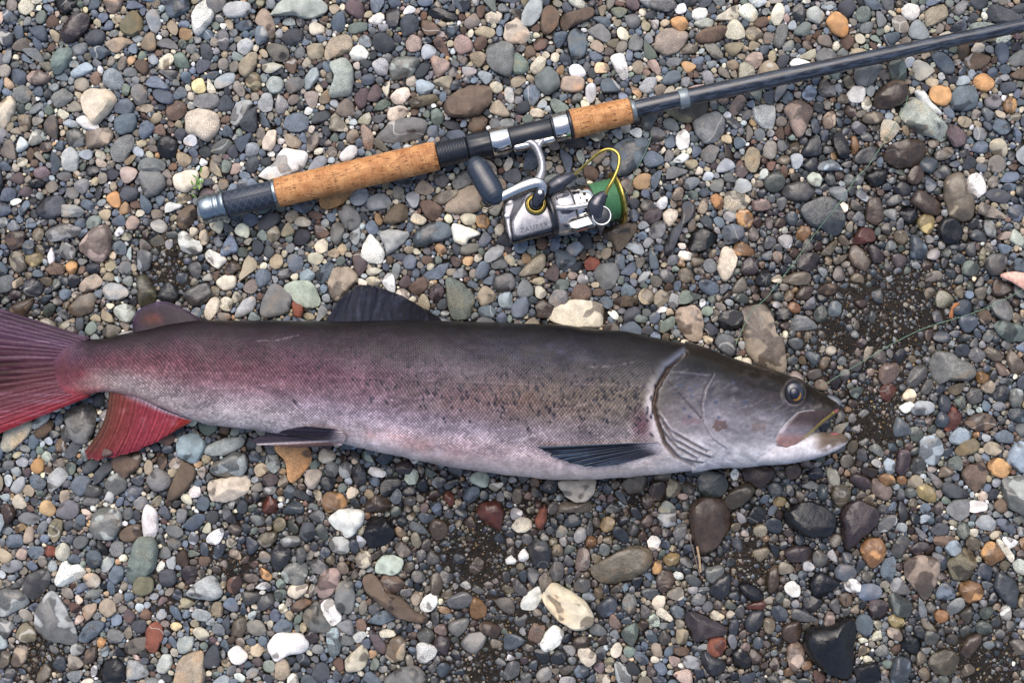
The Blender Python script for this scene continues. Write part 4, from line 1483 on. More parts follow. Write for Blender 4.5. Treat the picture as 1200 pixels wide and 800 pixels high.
def paint(px, py, t, theta_up):
    """skin colour, raised relief (m) and scale amount at picture-plan points of the upper flank"""
    c = lerp_table(XK, TK, SKIN, px, t)
    n1 = fbm(px / 30, py / 14, 31)[..., None]; n2 = fbm(px / 9, py / 7, 37)[..., None]
    c = c * (0.66 + 0.38 * n1) * (0.86 + 0.28 * n2)
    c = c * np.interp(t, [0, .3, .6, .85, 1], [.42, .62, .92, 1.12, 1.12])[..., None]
    relief = np.zeros(px.shape)
    def blend(m, colr):
        nonlocal c
        c = c * (1 - m[..., None]) + np.array(colr, float) * m[..., None]
    # rosy band along the side, bruises, pale rubbed streaks
    blend(0.16 * np.exp(-((t - .45) / .18) ** 2) * sstep(70, 180, px) * sstep(540, 300, px) * (0.3 + fbm(px / 28, py / 10, 41)), (112, 48, 58))
    blend(0.45 * np.exp(-((px - 575) / 70) ** 2 - ((py - 468) / 20) ** 2) * (0.2 + 1.2 * fbm(px / 12, py / 9, 43)), (92, 60, 50))
    blend(0.6 * np.exp(-((px - 678) / 16) ** 2 - ((py - 458) / 22) ** 2) * sstep(.35, .65, fbm(px / 7, py / 9, 45)), (48, 42, 62))
    blend(0.55 * np.exp(-((px - 640) / 60) ** 2 - ((py - 414) / 10) ** 2) * sstep(.3, .7, fbm(px / 14, py / 7, 47)), (70, 72, 104))
    blend(0.13 * np.exp(-((px - 480) / 160) ** 2 - ((t - .34) / .06) ** 2) * 2 * fbm(px / 30, py / 4, 55), (160, 148, 166))
    blend(0.35 * np.exp(-((px - 480) / 90) ** 2 - ((t - .86) / .08) ** 2) * fbm(px / 16, py / 10, 49) * 2, (204, 150, 140))
    blend(0.5 * sstep(.88, 1.0, t) * sstep(520, 640, px) * sstep(800, 740, px), (204, 188, 180))
    blend(0.5 * np.exp(-((px - 620) / 110) ** 2 - ((t - .17) / .09) ** 2) * sstep(.4, .62, fbm(px / 22, py / 8, 97)), (34, 33, 52))
    blend(0.32 * np.exp(-((px - 690) / 90) ** 2 - ((t - .44) / .13) ** 2), (132, 112, 82))
    # caudal peduncle: ruddy patches where the tail begins
    blend(0.7 * np.exp(-((px - 94) / 5) ** 2 - ((py - 438) / 5) ** 2), (106, 40, 50))
    blend(0.4 * sstep(.82, .98, t) * sstep(132, 100, px), (150, 56, 54))
    tu = np.clip((py - 396) / 70, 0, 1)
    tc = np.stack([np.interp(tu, [0, .2, .38, .55, .78, 1], q) for q in ((64, 92, 88, 84, 112, 150), (42, 64, 52, 42, 58, 44), (58, 86, 68, 50, 70, 54))], -1)
    mt = sstep(112, 70, px + (fbm(px / 8, py / 5, 33) - .5) * 22)[..., None]
    c = c * (1 - mt) + tc * mt
    cres = np.exp(-((px - 73 - ((py - 432) / 22) ** 2 * 6) / 4.5) ** 2) * sstep(402, 412, py) * sstep(458, 448, py) * (.4 + .9 * fbm(px / 5, py / 7, 35))
    blend(np.clip(cres * .5, 0, .4), (92, 52, 48))
    head = np.zeros(px.shape, bool)
    gx = np.interp(py, [p[1] for p in GILL], [p[0] for p in GILL])
    head = (px > gx) & (px > 760)
    behind = (px <= gx) & (px > 730)
    # scales fade out on the belly edge, the head and the tail root
    scl = sstep(62, 100, px) * np.where(head, 0, 1) * (1 - 0.85 * sstep(.80, .95, t) * sstep(380, 480, px)) * (0.55 + 0.45 * sstep(.02, .12, t))
    dg, pg = poly_dist(px, py, GILL)
    m = behind * sstep(16, 5, dg) * sstep(.28, .5, pg)
    blend(m * 0.9, (204, 194, 194)); scl = scl * (1 - sstep(18, 8, dg))
    m = behind * sstep(14, 4, dg) * sstep(.4, .2, pg); blend(m * .8, (104, 110, 126))
    blend(behind * 0.8 * np.exp(-((px - 752) / 9) ** 2 - ((py - 498) / 16) ** 2), (92, 62, 70))
    # crown: dark, ragged lower limit
    crown = np.interp(px, [790, 799, 840, 873, 906, 918, 935, 960, 986], [416, 424, 434, 450, 460, 458, 452, 470, 482])
    rag = (fbm(px / 6, py / 9, 51) - .5) * 16
    mc = head * sstep(4, -3, py - crown - rag)
    blend(mc, (30, 25, 20))
    blend(head * (py > crown) * 0.5 * sstep(30, 0, py - crown) * sstep(.45, .62, fbm(px / 5, py / 8, 53)) * sstep(850, 890, px), (62, 54, 54))
    # flesh is never quite even: shallow dents, a faint lateral line, scrapes
    relief += (fbm(px / 46, py / 26, 91) - .5) * 0.0036 * sstep(80, 160, px) + (fbm(px / 16, py / 12, 93) - .5) * 0.0010
    ly = np.interp(px, [90, 200, 400, 600, 770], [432, 436, 442, 450, 452])
    ll = sstep(1.6, .4, np.abs(py - ly)) * (px > 95) * (px < 765) * sstep(.3, .6, fbm(px / 5, py / 20, 95))
    blend(ll * .14, (176, 162, 174)); relief += ll * 0.0003
    for (x0, y0, x1, y1) in [(300, 400, 352, 393), (430, 470, 520, 462), (560, 505, 612, 499), (585, 520, 640, 505), (250, 455, 330, 449), (640, 480, 700, 470), (470, 500, 508, 506), (690, 430, 742, 424)]:
        d, q = poly_dist(px, py, [(x0, y0), ((x0 + x1) / 2, (y0 + y1) / 2 + 2), (x1, y1)])
        blend(sstep(1.5, .3, d) * .28 * sstep(.35, .65, fbm(px / 4, py / 4, int(x0))), (206, 196, 206))
    # gill slit
    slit = sstep(3.6, 1.0, dg + (fbm(px / 5, py / 5, 63) - .5) * 2.4) * (px > 760)
    blend(slit * np.interp(pg, [0, .3, .6, .8, 1], [.5, .85, .8, .5, .2]), (58, 42, 32)); relief -= slit * 0.0045 * np.interp(pg, [0, .2, .8, 1], [.3, 1, 1, .3])
    relief += head * sstep(34, 4, dg) * 0.0024 * (1 - slit)
    blend(head * (1 - slit) * sstep(6, 3.5, dg) * .15, (176, 166, 160))
    # opercular bones
    d, p = poly_dist(px, py, PREOP)
    side = np.interp(py, [q[1] for q in PREOP], [q[0] for q in PREOP])
    relief += np.where((px > side) & head, sstep(9, 1, d) * 0.0014, 0) * sstep(0, .1, p)
    blend(head * np.where(px < side, sstep(3.2, .6, d), 0) * np.interp(p, [0, .5, .7, 1], [.5, .55, .15, .05]), (84, 78, 84))
    blend(head * np.where(px >= side, sstep(2.2, .4, d), 0) * .45 * (.3 + fbm(px / 6, py / 6, 65)), (190, 184, 188))
    relief -= head * np.where(px < side, sstep(3, .4, d), 0) * 0.0012 * np.interp(p, [0, .45, .65, 1], [1, 1, .15, 0])
    d, _ = poly_dist(px, py, [(784, 448), (822, 490)]); blend(head * sstep(1.8, .4, d) * .7, (60, 52, 54)); relief -= head * sstep(2, .4, d) * .0008
    d, _ = poly_dist(px, py, [(787, 437), (833, 439)]); blend(head * sstep(1.8, .5, d) * .22, (180, 176, 186))
    for B in BRAN:
        d, _ = poly_dist(px, py, B)
        blend(head * sstep(1.6, .4, d) * .5 * (.3 + 1.1 * fbm(px / 8, py / 6, 67)), (200, 194, 198)); relief += head * sstep(3, .4, d) * 0.0012
        d, _ = poly_dist(px, py, [(x - 1.5, y + 3.2) for x, y in B]); blend(head * sstep(1.8, .4, d) * .7, (92, 82, 80)); relief -= head * sstep(2.4, .4, d) * 0.0010
    mo = sstep(.5, .7, fbm(px / 7, py / 5, 69)) * sstep(845, 880, px) * sstep(520, 490, py); blend(head * mo * .35, (70, 62, 64))
    st_ = sstep(.5, .72, fbm((px + py) / 16, (py - px * .4) / 3.2, 75)); blend(head * st_ * .20 * (py > crown + 6), (90, 86, 94))
    st_ = sstep(.55, .75, fbm((px - py) / 14, (py + px * .5) / 3, 77)); blend(head * st_ * .16 * (py > crown + 8), (190, 184, 188))
    # bare brown patches and spots on the cheek
    for (x, y, a, b, colr, s) in [(844,499,8,7.5,(96,78,74),.85), (888,501,9,5.5,(118,102,98),.6), (809,493,13,5,(112,90,94),.55)]:
        q = ((px - x) / a) ** 2 + ((py - y) / b) ** 2 + (fbm(px / 4, py / 4, int(x)) - .5) * 2.6
        blend(head * sstep(1.0, .6, q) * s, colr)
    for (x, y, r_) in [(808,488,2.4),(802,478.5,2.2),(838.5,471.5,2.4),(873,471,3),(859,477,1.8),(842,489,2),(816,451,2),(799,451,2.2),(809,456,2.6),(811,465,2),(795,451,1.6),(859,449,2.4),(906,475,2),(880,458,1.6),(820,470,1.5),(790,462,1.6)]:
        blend(head * sstep(r_ + .8, r_ - .8, np.hypot(px - x, py - y)) * .7, (66, 72, 92))
    # upper jaw bone
    inm = in_poly(px, py, MAXP)
    dU, pU = poly_dist(px, py, MAXU); dL, pL = poly_dist(px, py, MAXL)
    colm = np.where((py < 496)[..., None], np.array((76, 62, 62.)), np.array((150, 138, 146.)))
    q = sstep(490, 506, py)[..., None]; colm = np.array((74, 60, 60.)) * (1 - q) + np.array((152, 142, 150.)) * q
    colm = colm * .9
    c = np.where(inm[..., None], colm * (0.85 + .3 * n2), c)
    blend(inm * sstep(504, 515, py) * .8 * sstep(.3, .6, fbm(px / 6, py / 6, 57) + .15), (158, 116, 108))
    relief += np.where(inm, np.minimum(dU, 3) / 3 * 0.0018, 0)
    blend(sstep(2.0, .6, dU) * (px > 900) * .55, (170, 172, 180)); relief -= sstep(2.2, .6, dU) * (~inm) * (px > 900) * 0.0014
    blend(sstep(2.6, .8, dL) * sstep(.25, .5, pL) * (px > 930) * .85, (170, 150, 70))
    blend(sstep(4.5, 1, np.hypot(px - 980.5, py - 482)) * .8, (214, 128, 132))
    # socket
    de = np.hypot((px - 931) / 11.5, (py - 460) / 13.5)
    blend(np.exp(-((de - 1.12) / .13) ** 2) * .5 * (px > 900) * sstep(945, 925, px), (120, 116, 122))
    blend(sstep(1.05, .9, de), (30, 28, 32)); relief -= sstep(1.1, .7, de) * 0.0035
    relief += np.exp(-((de - 1.2) / .16) ** 2) * 0.0012
    # pale speckled jaw margin
    blend(head * np.exp(-((py - (478 - (px - 940) * .1)) / 3.5) ** 2) * sstep(925, 940, px) * sstep(975, 965, px) * .4 * sstep(.4, .7, fbm(px / 2.5, py / 2.5, 61)), (150, 140, 120))
    return c, relief, scl, head

def fish_body(parent):
    NU, NL = 236, 44
    th = np.concatenate([np.linspace(0, math.pi, NU, endpoint=False), np.linspace(math.pi, 2 * math.pi, NL, endpoint=False)])
    ct, st = np.cos(th), np.sin(th)
    ex = 2 / 2.2
    cy = np.sign(ct) * np.abs(ct) ** ex; sz = np.sign(st) * np.abs(st) ** ex
    yc = ((ftop + fbot) / 2)[:, None]; hd = ((fbot - ftop) / 2)[:, None]
    # even spacing of the upper half across the picture: re-space by arc length handled by exponent
    kk = S * (1 - fzc / H)[:, None]
    nth = len(th)
    def pos(rel):
        Y = (400 - (yc - hd * cy[None])) * kk + rel * ct[None]
        Z = fzc[:, None] + (fth / 2)[:, None] * sz[None] + rel * st[None]
        X = np.repeat((xs_[:, None] - 600) * kk, nth, 1)
        return X, Y, Z
    X, Y, Z = pos(0)
    Z = np.maximum(Z, ZF - 0.001 + 0.002 * (fzc[:, None] - ZF) / 0.05)
    k = S * (1 - Z / H)
    px, py = 600 + X / k, 400 - Y / k
    # t: 0 back .. 1 belly around the girth
    arc = np.arange(nth)
    t = np.where(arc < NU, np.interp(th, np.linspace(0, math.pi, 200), np.linspace(0, 1, 200)), np.interp(th, [math.pi, 2 * math.pi], [1, 0]))
    T2 = np.repeat(t[None], len(xs_), 0)
    # picture-like fraction for the pigment so the dark back stays narrow
    yy = (1 - cy) / 2
    TP = np.repeat(yy[None], len(xs_), 0)
    c, rel, scl, head = paint(px, py, TP, None)
    lower = np.repeat((arc >= NU)[None], len(xs_), 0)
    rel = np.where(lower, 0, rel)
    # spots
    r = np.random.default_rng(5)
    ns = 0
    for _ in range(2600):
        x = r.uniform(330, 770); tt = r.uniform(.03, .72)
        dens = np.interp(x, [330, 420, 520, 600, 700, 770], [.06, .2, .45, .9, .9, .7]) * np.interp(tt, [0, .1, .2, .35, .5, .62, .72], [.5, .6, .4, .55, .8, .25, .05])
        if r.random() > dens * .55: continue
        y = np.interp(x, xs_, ftop) + tt * np.interp(x, xs_, fbot - ftop)
        i0 = int(np.clip(x - 42 - 9 - (x - 600) * .05, 0, len(xs_) - 20)); sl = slice(i0, i0 + 30)
        a = r.normal(1.25, .35); L = r.uniform(1.0, 1.7) if r.random() < .6 else r.uniform(1.7, 4.0); W = r.uniform(.9, 1.4)
        dx, dy = px[sl] - x, py[sl] - y
        u = dx * math.cos(a) + dy * math.sin(a); v = -dx * math.sin(a) + dy * math.cos(a)
        m = sstep(1.4, .5, np.hypot(u / (L + .5), v / (W + .35))) * np.where(lower[sl], 0, 1) * r.uniform(.55, .95) * (~head[sl])
        c[sl] = c[sl] * (1 - m[..., None]) + np.array((26, 26, 36.)) * m[..., None]
        ns += 1
    X, Y, Z0 = pos(rel)
    Z = np.maximum(Z0, ZF - 0.001 + 0.002 * (fzc[:, None] - ZF) / 0.05)
    V = np.stack([X, Y, Z], -1).reshape(-1, 3)
    perim = T2 * (0.5 * math.pi) * np.sqrt(((fbot - ftop) * S) ** 2 / 2 + fth ** 2 / 2)[:, None]
    suv = np.stack([X, perim, np.zeros_like(X)], -1).reshape(-1, 3)
    F = [grid_faces(len(xs_), nth, True, flip=True)]
    n0 = len(V)
    V = np.vstack([V, V[:nth].mean(0), V[-nth:n0].mean(0)])
    j = np.arange(nth); j2 = (j + 1) % nth
    F.append(np.concatenate([np.stack([j, j2, np.full(nth, n0)], -1)[:, ::-1], np.stack([n0 - nth + j2, n0 - nth + j, np.full(nth, n0 + 1)], -1)[:, ::-1]]))
    ca = lin(np.clip(c, 4, 235)).reshape(-1, 3); sa = scl.reshape(-1)
    ca = np.vstack([ca, ca[0], ca[-1]]); sa = np.append(sa, [0, 0]); suv = np.vstack([suv, suv[0], suv[-1]])
    # lower jaw, continuous with the throat
    jx = np.arange(846, 994.5, 1.0)
    K = [846, 880, 900, 920, 940, 955, 966, 980, 989, 994]
    jt = smooth1(np.interp(jx, K, [525, 514, 508, 507, 506.5, 505.5, 506, 507, 508.5, 513]), 5)
    jb = smooth1(np.interp(jx, K, [538, 543.5, 544.5, 543, 540, 536.5, 533, 527, 521.5, 516]), 5)
    jth = np.interp(jx, K, [20, 44, 53, 52, 46, 40, 35, 26, 16, 4]) * .001
    jz = np.interp(jx, xs_, fzc) ; jz[jx > 940] = np.interp(940, xs_, fzc)
    tj = np.linspace(0, 2 * math.pi, 90, endpoint=False)
    kj = S * (1 - jz / H)[:, None]
    cyj = np.sign(np.cos(tj)) * np.abs(np.cos(tj)) ** .8; szj = np.sign(np.sin(tj)) * np.abs(np.sin(tj)) ** .8
    XJ = np.repeat((jx[:, None] - 600) * kj, 90, 1)
    YJ = (400 - ((jt + jb) / 2)[:, None] + ((jb - jt) / 2)[:, None] * cyj[None]) * kj
    ZJ = jz[:, None] + (jth / 2)[:, None] * szj[None]
    kq = S * (1 - ZJ / H); pxj, pyj = 600 + XJ / kq, 400 - YJ / kq
    tjj = (pyj - jt[:, None]) / (jb - jt)[:, None]
    cj = np.ones(pxj.shape + (3,)) * np.array((206, 202, 205.)) * (0.84 + .26 * fbm(pxj / 14, pyj / 8, 71))[..., None]
    mj = sstep(948, 968, pxj) * sstep(.85, .5, tjj + (fbm(pxj / 6, pyj / 6, 73) - .5) * .5)
    cj = cj * (1 - mj[..., None]) + np.array((98, 84, 72.)) * mj[..., None]
    mj = sstep(3.5, 1, np.abs(pyj - 507)) * sstep(970, 978, pxj) * sstep(985, 980, pxj) * .7
    cj = cj * (1 - mj[..., None]) + np.array((214, 110, 120.)) * mj[..., None]
    VJ = np.stack([XJ, YJ, ZJ], -1).reshape(-1, 3); nj = len(VJ); oj = len(V)
    F.append(grid_faces(len(jx), 90, True, off=oj, flip=True))
    V = np.vstack([V, VJ, VJ[:90].mean(0), VJ[-90:].mean(0)])
    j = np.arange(90); j2 = (j + 1) % 90
    F.append(np.concatenate([np.stack([j, j2, np.full(90, nj)], -1)[:, ::-1], np.stack([nj - 90 + j2, nj - 90 + j, np.full(90, nj + 1)], -1)[:, ::-1]]) + oj)
    cj = lin(np.clip(cj, 4, 235)).reshape(-1, 3)
    ca = np.vstack([ca, cj, cj[0], cj[-1]]); sa = np.concatenate([sa, np.zeros(nj + 2)]); suv = np.vstack([suv, np.zeros((nj + 2, 3))])
    o = mesh_np("body", V, F, M['fish'], attrs=dict(col=ca, scl=sa, suv=suv))
    adopt(o, parent)
    return o

def fin(name, parent, base, outer, zf, colf, rays, thick=0.0016, nu=90, nv=44, ridge=0.0008, bow=(0, 0), seed=0):
    """a rayed fin spread between a base curve and an outer edge (picture points); zf(px,py,u,v)->height; colf(u,v)->sRGB"""
    b = catmull(base, nu); o = catmull(outer, nu)
    u = np.linspace(0, 1, nu)[:, None]; v = np.linspace(0, 1, nv)[None]
    r = np.random.default_rng(seed)
    jag = 1 + 0.04 * np.interp(u[:, 0], np.linspace(0, 1, rays * 2 + 1), r.uniform(-1, 0.3, rays * 2 + 1) * np.where(r.random(rays * 2 + 1) < .2, 2.2, 1))
    q = b[:, None] + (o - b)[:, None] * (v * jag[:, None])[..., None]
    px, py = q[..., 0], q[..., 1]
    px = px + bow[0] * np.sin(math.pi * v) * (1 - u) ** 2; py = py + bow[1] * np.sin(math.pi * v) * (1 - u) ** 2
    uu = np.repeat(u, nv, 1); vv = np.repeat(v, nu, 0)
    wa = uu * rays + 0.8 * (vnoise(uu * rays * .6, vv * 1.5, seed + 3) - .5)
    rv = np.sin(wa * 2 * math.pi) * (1 - .45 * vv) + np.sin(wa * 4 * math.pi + 1) * .55 * vv + 1.0 * (fbm(uu * rays * 2.2, vv * 2.0, seed + 9) - .5)
    z = zf(px, py, uu, vv)
    edge = np.minimum(1, np.minimum(1 - vv, np.minimum(uu, 1 - uu) * 6) * 8 + .25)
    zt = z + ridge * .55 * rv * (0.4 + .6 * vv) + thick / 2 * edge; zb = z - thick / 2 * edge + ridge * rv * .5
    A = Pn(px, py, zt).reshape(-1, 3); B = A.copy(); B[:, 2] = zb.reshape(-1)
    c = colf(uu, vv, rv, px, py)
    ln = np.exp(-(((wa * 1.5) % 1.0 - .5) / .13) ** 2) * (.3 + vnoise(uu * rays, vv * 4, seed + 21))
    c = c * (0.90 + .05 * rv + .30 * ln)[..., None]
    n = nu * nv
    f = grid_faces(nu, nv)
    ring = np.concatenate([np.arange(nv), np.arange(1, nu) * nv + nv - 1, (nu - 1) * nv + np.arange(nv - 2, -1, -1), np.arange(nu - 2, 0, -1) * nv])
    r2 = np.roll(ring, -1)
    V = np.vstack([A, B])
    # face orientation: make the upper sheet look up
    p0, p1, p2 = A[f[0, 0]], A[f[0, 1]], A[f[0, 2]]
    up = np.cross(p1 - p0, p2 - p0)[2] > 0
    F = np.concatenate([f if up else f[:, ::-1], (f[:, ::-1] if up else f) + n, np.stack([ring, ring + n, r2 + n, r2], -1) if up else np.stack([r2, r2 + n, ring + n, ring], -1)])
    col = lin(np.clip(c, 4, 235)).reshape(-1, 3)
    ob = mesh_np(name, V, F, M['fin'], attrs=dict(col=np.vstack([col, col])))
    return adopt(ob, parent)

def mixc(*stops):
    """piecewise colour along a 0..1 field"""
    k = [s[0] for s in stops]; c = np.array([s[1] for s in stops], float)
    return lambda t: np.stack([np.interp(t, k, c[:, i]) for i in range(3)], -1)

def build_fish():
    root = empty("fish", P(500, 465, 0.0))
    tag(root, "big silvery trout-like fish with reddish tail lying on its side on the gravel", "fish")
    fish_body(root)
    N = lambda px, py, s=0, a=10, b=6: fbm(px / a, py / b, s)
    # tail fin, running out of the picture
    tcol = mixc((0, (64, 42, 58)), (.2, (92, 64, 86)), (.38, (88, 52, 68)), (.55, (84, 42, 50)), (.78, (112, 58, 70)), (1, (150, 44, 54)))
    def tailc(u, v, rv, px, py):
        c = tcol(u)
        dark = sstep(.25, .6, N(px, py, 81, 60, 2.6)) * np.exp(-((u - .5) / .15) ** 2) * sstep(.25, .5, v) * 1.0
        c = c * (1 - .85 * dark[..., None]) + np.array((44, 12, 18.)) * .85 * dark[..., None]
        pale = sstep(.55, .75, N(px, py, 83, 50, 2.2)) * .35
        return .88 * (c * (1 - pale[..., None]) + np.array((170, 140, 160.)) * pale[..., None])
    fin("tail_fin", root, [(106,396), (78,412), (70,432), (80,452), (106,464)], [(-95,330), (-72,372), (-58,432), (-76,490), (-100,548)],
        lambda px, py, u, v: 0.021 - 0.006 * v + 0.0012 * np.sin(u * 9), tailc, 22, 0.003, 180, 70, 0.0010, seed=1)
    acol = mixc((0, (84, 56, 44)), (.12, (118, 58, 52)), (.45, (150, 60, 70)), (.8, (166, 64, 74)), (.93, (186, 58, 48)), (1, (190, 66, 48)))
    def analc(u, v, rv, px, py):
        c = acol(u)
        w = (sstep(.14, .0, v) * .85 + .30 * sstep(.58, .78, N(px, py, 85, 12, 12)) * sstep(.8, .1, v)) * sstep(.1, .3, u)
        c = c * (1 - w[..., None]) + np.array((214, 196, 204.)) * w[..., None]
        d = sstep(.82, 1, v) * .4
        return .93 * (c * (1 - d[..., None]) + np.array((130, 38, 58.)) * d[..., None])
    fin("anal_fin", root, [(128,453), (158,463), (192,480), (226,493)], [(98,531), (106,539), (131,537), (173,523), (214,500)],
        lambda px, py, u, v: 0.026 - 0.012 * v + 0.0015 * np.sin(u * 8), analc, 15, 0.0026, 120, 50, 0.0008, bow=(8, 2), seed=2)
    def dorsc(u, v, rv, px, py):
        c = mixc((0, (30, 32, 44)), (.5, (24, 26, 38)), (1, (20, 19, 26)))(u)
        p = sstep(.55, .75, N(px, py, 87, 5, 9)) * .45
        c = c * (1 - p[..., None]) + np.array((58, 60, 80.)) * p[..., None]
        g = sstep(.8, 1, v) * sstep(.6, .8, N(px, py, 89, 1.6, 1.6)) * .8          # sand sticking to the edge
        return c * (1 - g[..., None]) + np.array((140, 124, 96.)) * g[..., None]
    fin("dorsal_fin", root, [(379,380), (420,382), (470,382), (521,380)], [(400,347), (421,333), (444,336), (476,349), (514,371)],
        lambda px, py, u, v: 0.046 - 0.026 * v + 0.002 * np.sin(u * 10), dorsc, 12, 0.0026, 90, 40, 0.0016, seed=3)
    def adipc(u, v, rv, px, py):
        c = mixc((0, (30, 20, 30)), (1, (48, 32, 48)))(v)
        m = np.exp(-((px - 178) / 11) ** 2 - ((py - 374) / 7) ** 2) * .9
        c = c * (1 - m[..., None]) + np.array((104, 50, 38.)) * m[..., None]
        e = sstep(.8, 1, v) * .4
        return c * (1 - e[..., None]) + np.array((96, 84, 108.)) * e[..., None]
    fin("adipose_fin", root, [(156,394), (180,389), (205,384), (238,379)], [(155,380), (162,363), (185,354), (206,357), (234,373)],
        lambda px, py, u, v: 0.031 - 0.004 * v, adipc, 2, 0.006, 50, 24, 0.0002, seed=4)
    def pelvc(u, v, rv, px, py):
        c = mixc((0, (38, 36, 50)), (.35, (46, 40, 54)), (.56, (60, 52, 62)), (.66, (206, 196, 196)), (.74, (120, 96, 92)), (1, (70, 54, 56)))(u)
        b = sstep(.25, 0, v)
        return c * (1 - b[..., None]) + np.array((196, 176, 176.)) * b[..., None]
    fin("pelvic_fin", root, [(399,503), (405,512), (400,522)], [(358,499), (322,506), (288,516.5), (304,521), (350,524)],
        lambda px, py, u, v: top_z(px, py) + 0.0045 - 0.004 * v, pelvc, 7, 0.0022, 60, 40, 0.0012, seed=5)
    def pectc(u, v, rv, px, py):
        c = mixc((0, (96, 104, 118)), (.05, (26, 30, 42)), (.35, (32, 38, 50)), (.7, (48, 50, 64)), (1, (72, 66, 76)))(u)
        r_ = (rv > .3) * sstep(.45, .85, v) * sstep(.06, .14, u) * .42
        c = c * (1 - r_[..., None]) + np.array((112, 140, 164.)) * r_[..., None]
        b = sstep(.30, 0, v)
        c = c * (1 - b[..., None]) + np.array((188, 180, 186.)) * b[..., None]
        e = sstep(.97, 1, v) * .5
        return c * (1 - e[..., None]) + np.array((40, 34, 44.)) * e[..., None]
    fin("pectoral_fin", root, [(771,517.5), (776,523), (772,530)], [(626,523), (640,531), (658,539), (682,546), (717,545), (747,538)],
        lambda px, py, u, v: top_z(px, py) + 0.0028 - 0.001 * (1 - v) + 0.003 * np.exp(-(u / .08) ** 2), pectc, 11, 0.002, 90, 60, 0.0013, seed=6)
    # eye
    ez = float(top_z(np.array([931.]), np.array([460.]))[0])
    def dome(name, x, y, rx, ry, hgt, z, mat, par, rot=0.0):
        nr, ns = 10, 32
        a = np.linspace(0, math.pi / 2, nr)[:, None]; b = np.linspace(0, 2 * math.pi, ns, endpoint=False)[None]
        X = np.sin(a) * np.cos(b) * rx * S; Y = np.sin(a) * np.sin(b) * ry * S
        X, Y = X * math.cos(rot) - Y * math.sin(rot), X * math.sin(rot) + Y * math.cos(rot)
        Z = np.cos(a) * hgt + 0 * b
        V = np.stack([X, Y, Z], -1).reshape(-1, 3) + np.array(P(x, y, z))
        o = mesh_np(name, V, grid_faces(nr, ns, True), mat)
        return adopt(o, par)
    ey = dome("eye", 931, 460.5, 10.2, 12.0, 0.0028, ez - 0.0032, M['eye'], root, .2)
    dome("iris_rim", 932.3, 462.3, 6.3, 7.3, 0.0020, ez - 0.0018, M['gold_eye'], ey, .2)
    dome("pupil", 931.3, 461.0, 6.1, 7.1, 0.0022, ez - 0.0014, M['pupil'], ey, .2)
    return root
build_fish()
# ------------------------------------------------------------------ tackle materials
def cork_material():
    n = NT("cork")
    uv = n.attr("luv", "Vector")                     # (along, around, 0) in metres
    sc = n.n("ShaderNodeVectorMath", operation='MULTIPLY'); n.put(sc.inputs[0], uv); sc.inputs[1].default_value = (1.0, 1.0, 1.0)
    v = sc.outputs[0]
    st = n.n("ShaderNodeVectorMath", operation='MULTIPLY'); n.put(st.inputs[0], uv); st.inputs[1].default_value = (130, 700, 1)
    streak = n.noise(st.outputs[0], 1.0, 3, 0.6)
    st2 = n.n("ShaderNodeVectorMath", operation='MULTIPLY'); n.put(st2.inputs[0], uv); st2.inputs[1].default_value = (900, 140, 1)
    band = n.noise(st2.outputs[0], 1.0, 2, 0.6)
    big = n.noise(v, 60, 3, 0.6)
    c = n.mix(n.ramp(big, 0.3, 0.7), rgba((162, 104, 60)), rgba((204, 150, 98)))
    c = n.mix(n.ramp(band, 0.40, 0.7, 0.0, 0.4), c, rgba((220, 168, 112)))
    pits = n.math('MULTIPLY', n.ramp(streak, 0.55, 0.61), n.ramp(n.noise(v, 130, 2, 0.5), 0.42, 0.55))
    c = n.mix(n.math('MULTIPLY', pits, 0.85), c, rgba((74, 40, 22)))
    sx = n.n("ShaderNodeSeparateXYZ"); n.put(sx.inputs[0], uv)
    jf = n.math('ABSOLUTE', n.math('SUBTRACT', n.math('FRACT', n.math('MULTIPLY', sx.outputs[0], 78.0)), 0.5))
    c = n.mix(n.math('MULTIPLY', n.ramp(jf, 0.04, 0.01), n.ramp(big, 0.35, 0.6, 0.15, 0.5)), c, rgba((120, 72, 38)))
    wear = n.noise(v, 28, 3, 0.6)
    c = n.mix(n.ramp(wear, 0.52, 0.72, 0.0, 0.35), c, rgba((116, 74, 44)))
    fine = n.noise(v, 1400, 2, 0.6)
    c = n.mix(1.0, c, n.ramp(fine, 0.3, 0.7, 0.85, 1.12), 'MULTIPLY')
    h = n.math('SUBTRACT', n.math('MULTIPLY', fine, 0.3), pits)
    return n.set(Base_Color=c, Roughness=0.62, Normal=n.bump(h, 0.5, 0.0008), Specular_IOR_Level=0.35)
def carbon_material(name, base, light, scale, thr=(0.45, 0.62)):
    n = NT(name)
    uv = n.attr("luv", "Vector")
    sc = n.n("ShaderNodeVectorMath", operation='MULTIPLY'); n.put(sc.inputs[0], uv); sc.inputs[1].default_value = scale
    a = n.noise(sc.outputs[0], 1.0, 3, 0.6, 0.5)
    c = n.mix(n.ramp(a, *thr), rgba(base), rgba(light))
    return n.set(Base_Color=c, Roughness=n.ramp(a, .3, .7, .18, .38), Coat_Weight=0.5, Coat_Roughness=0.08)
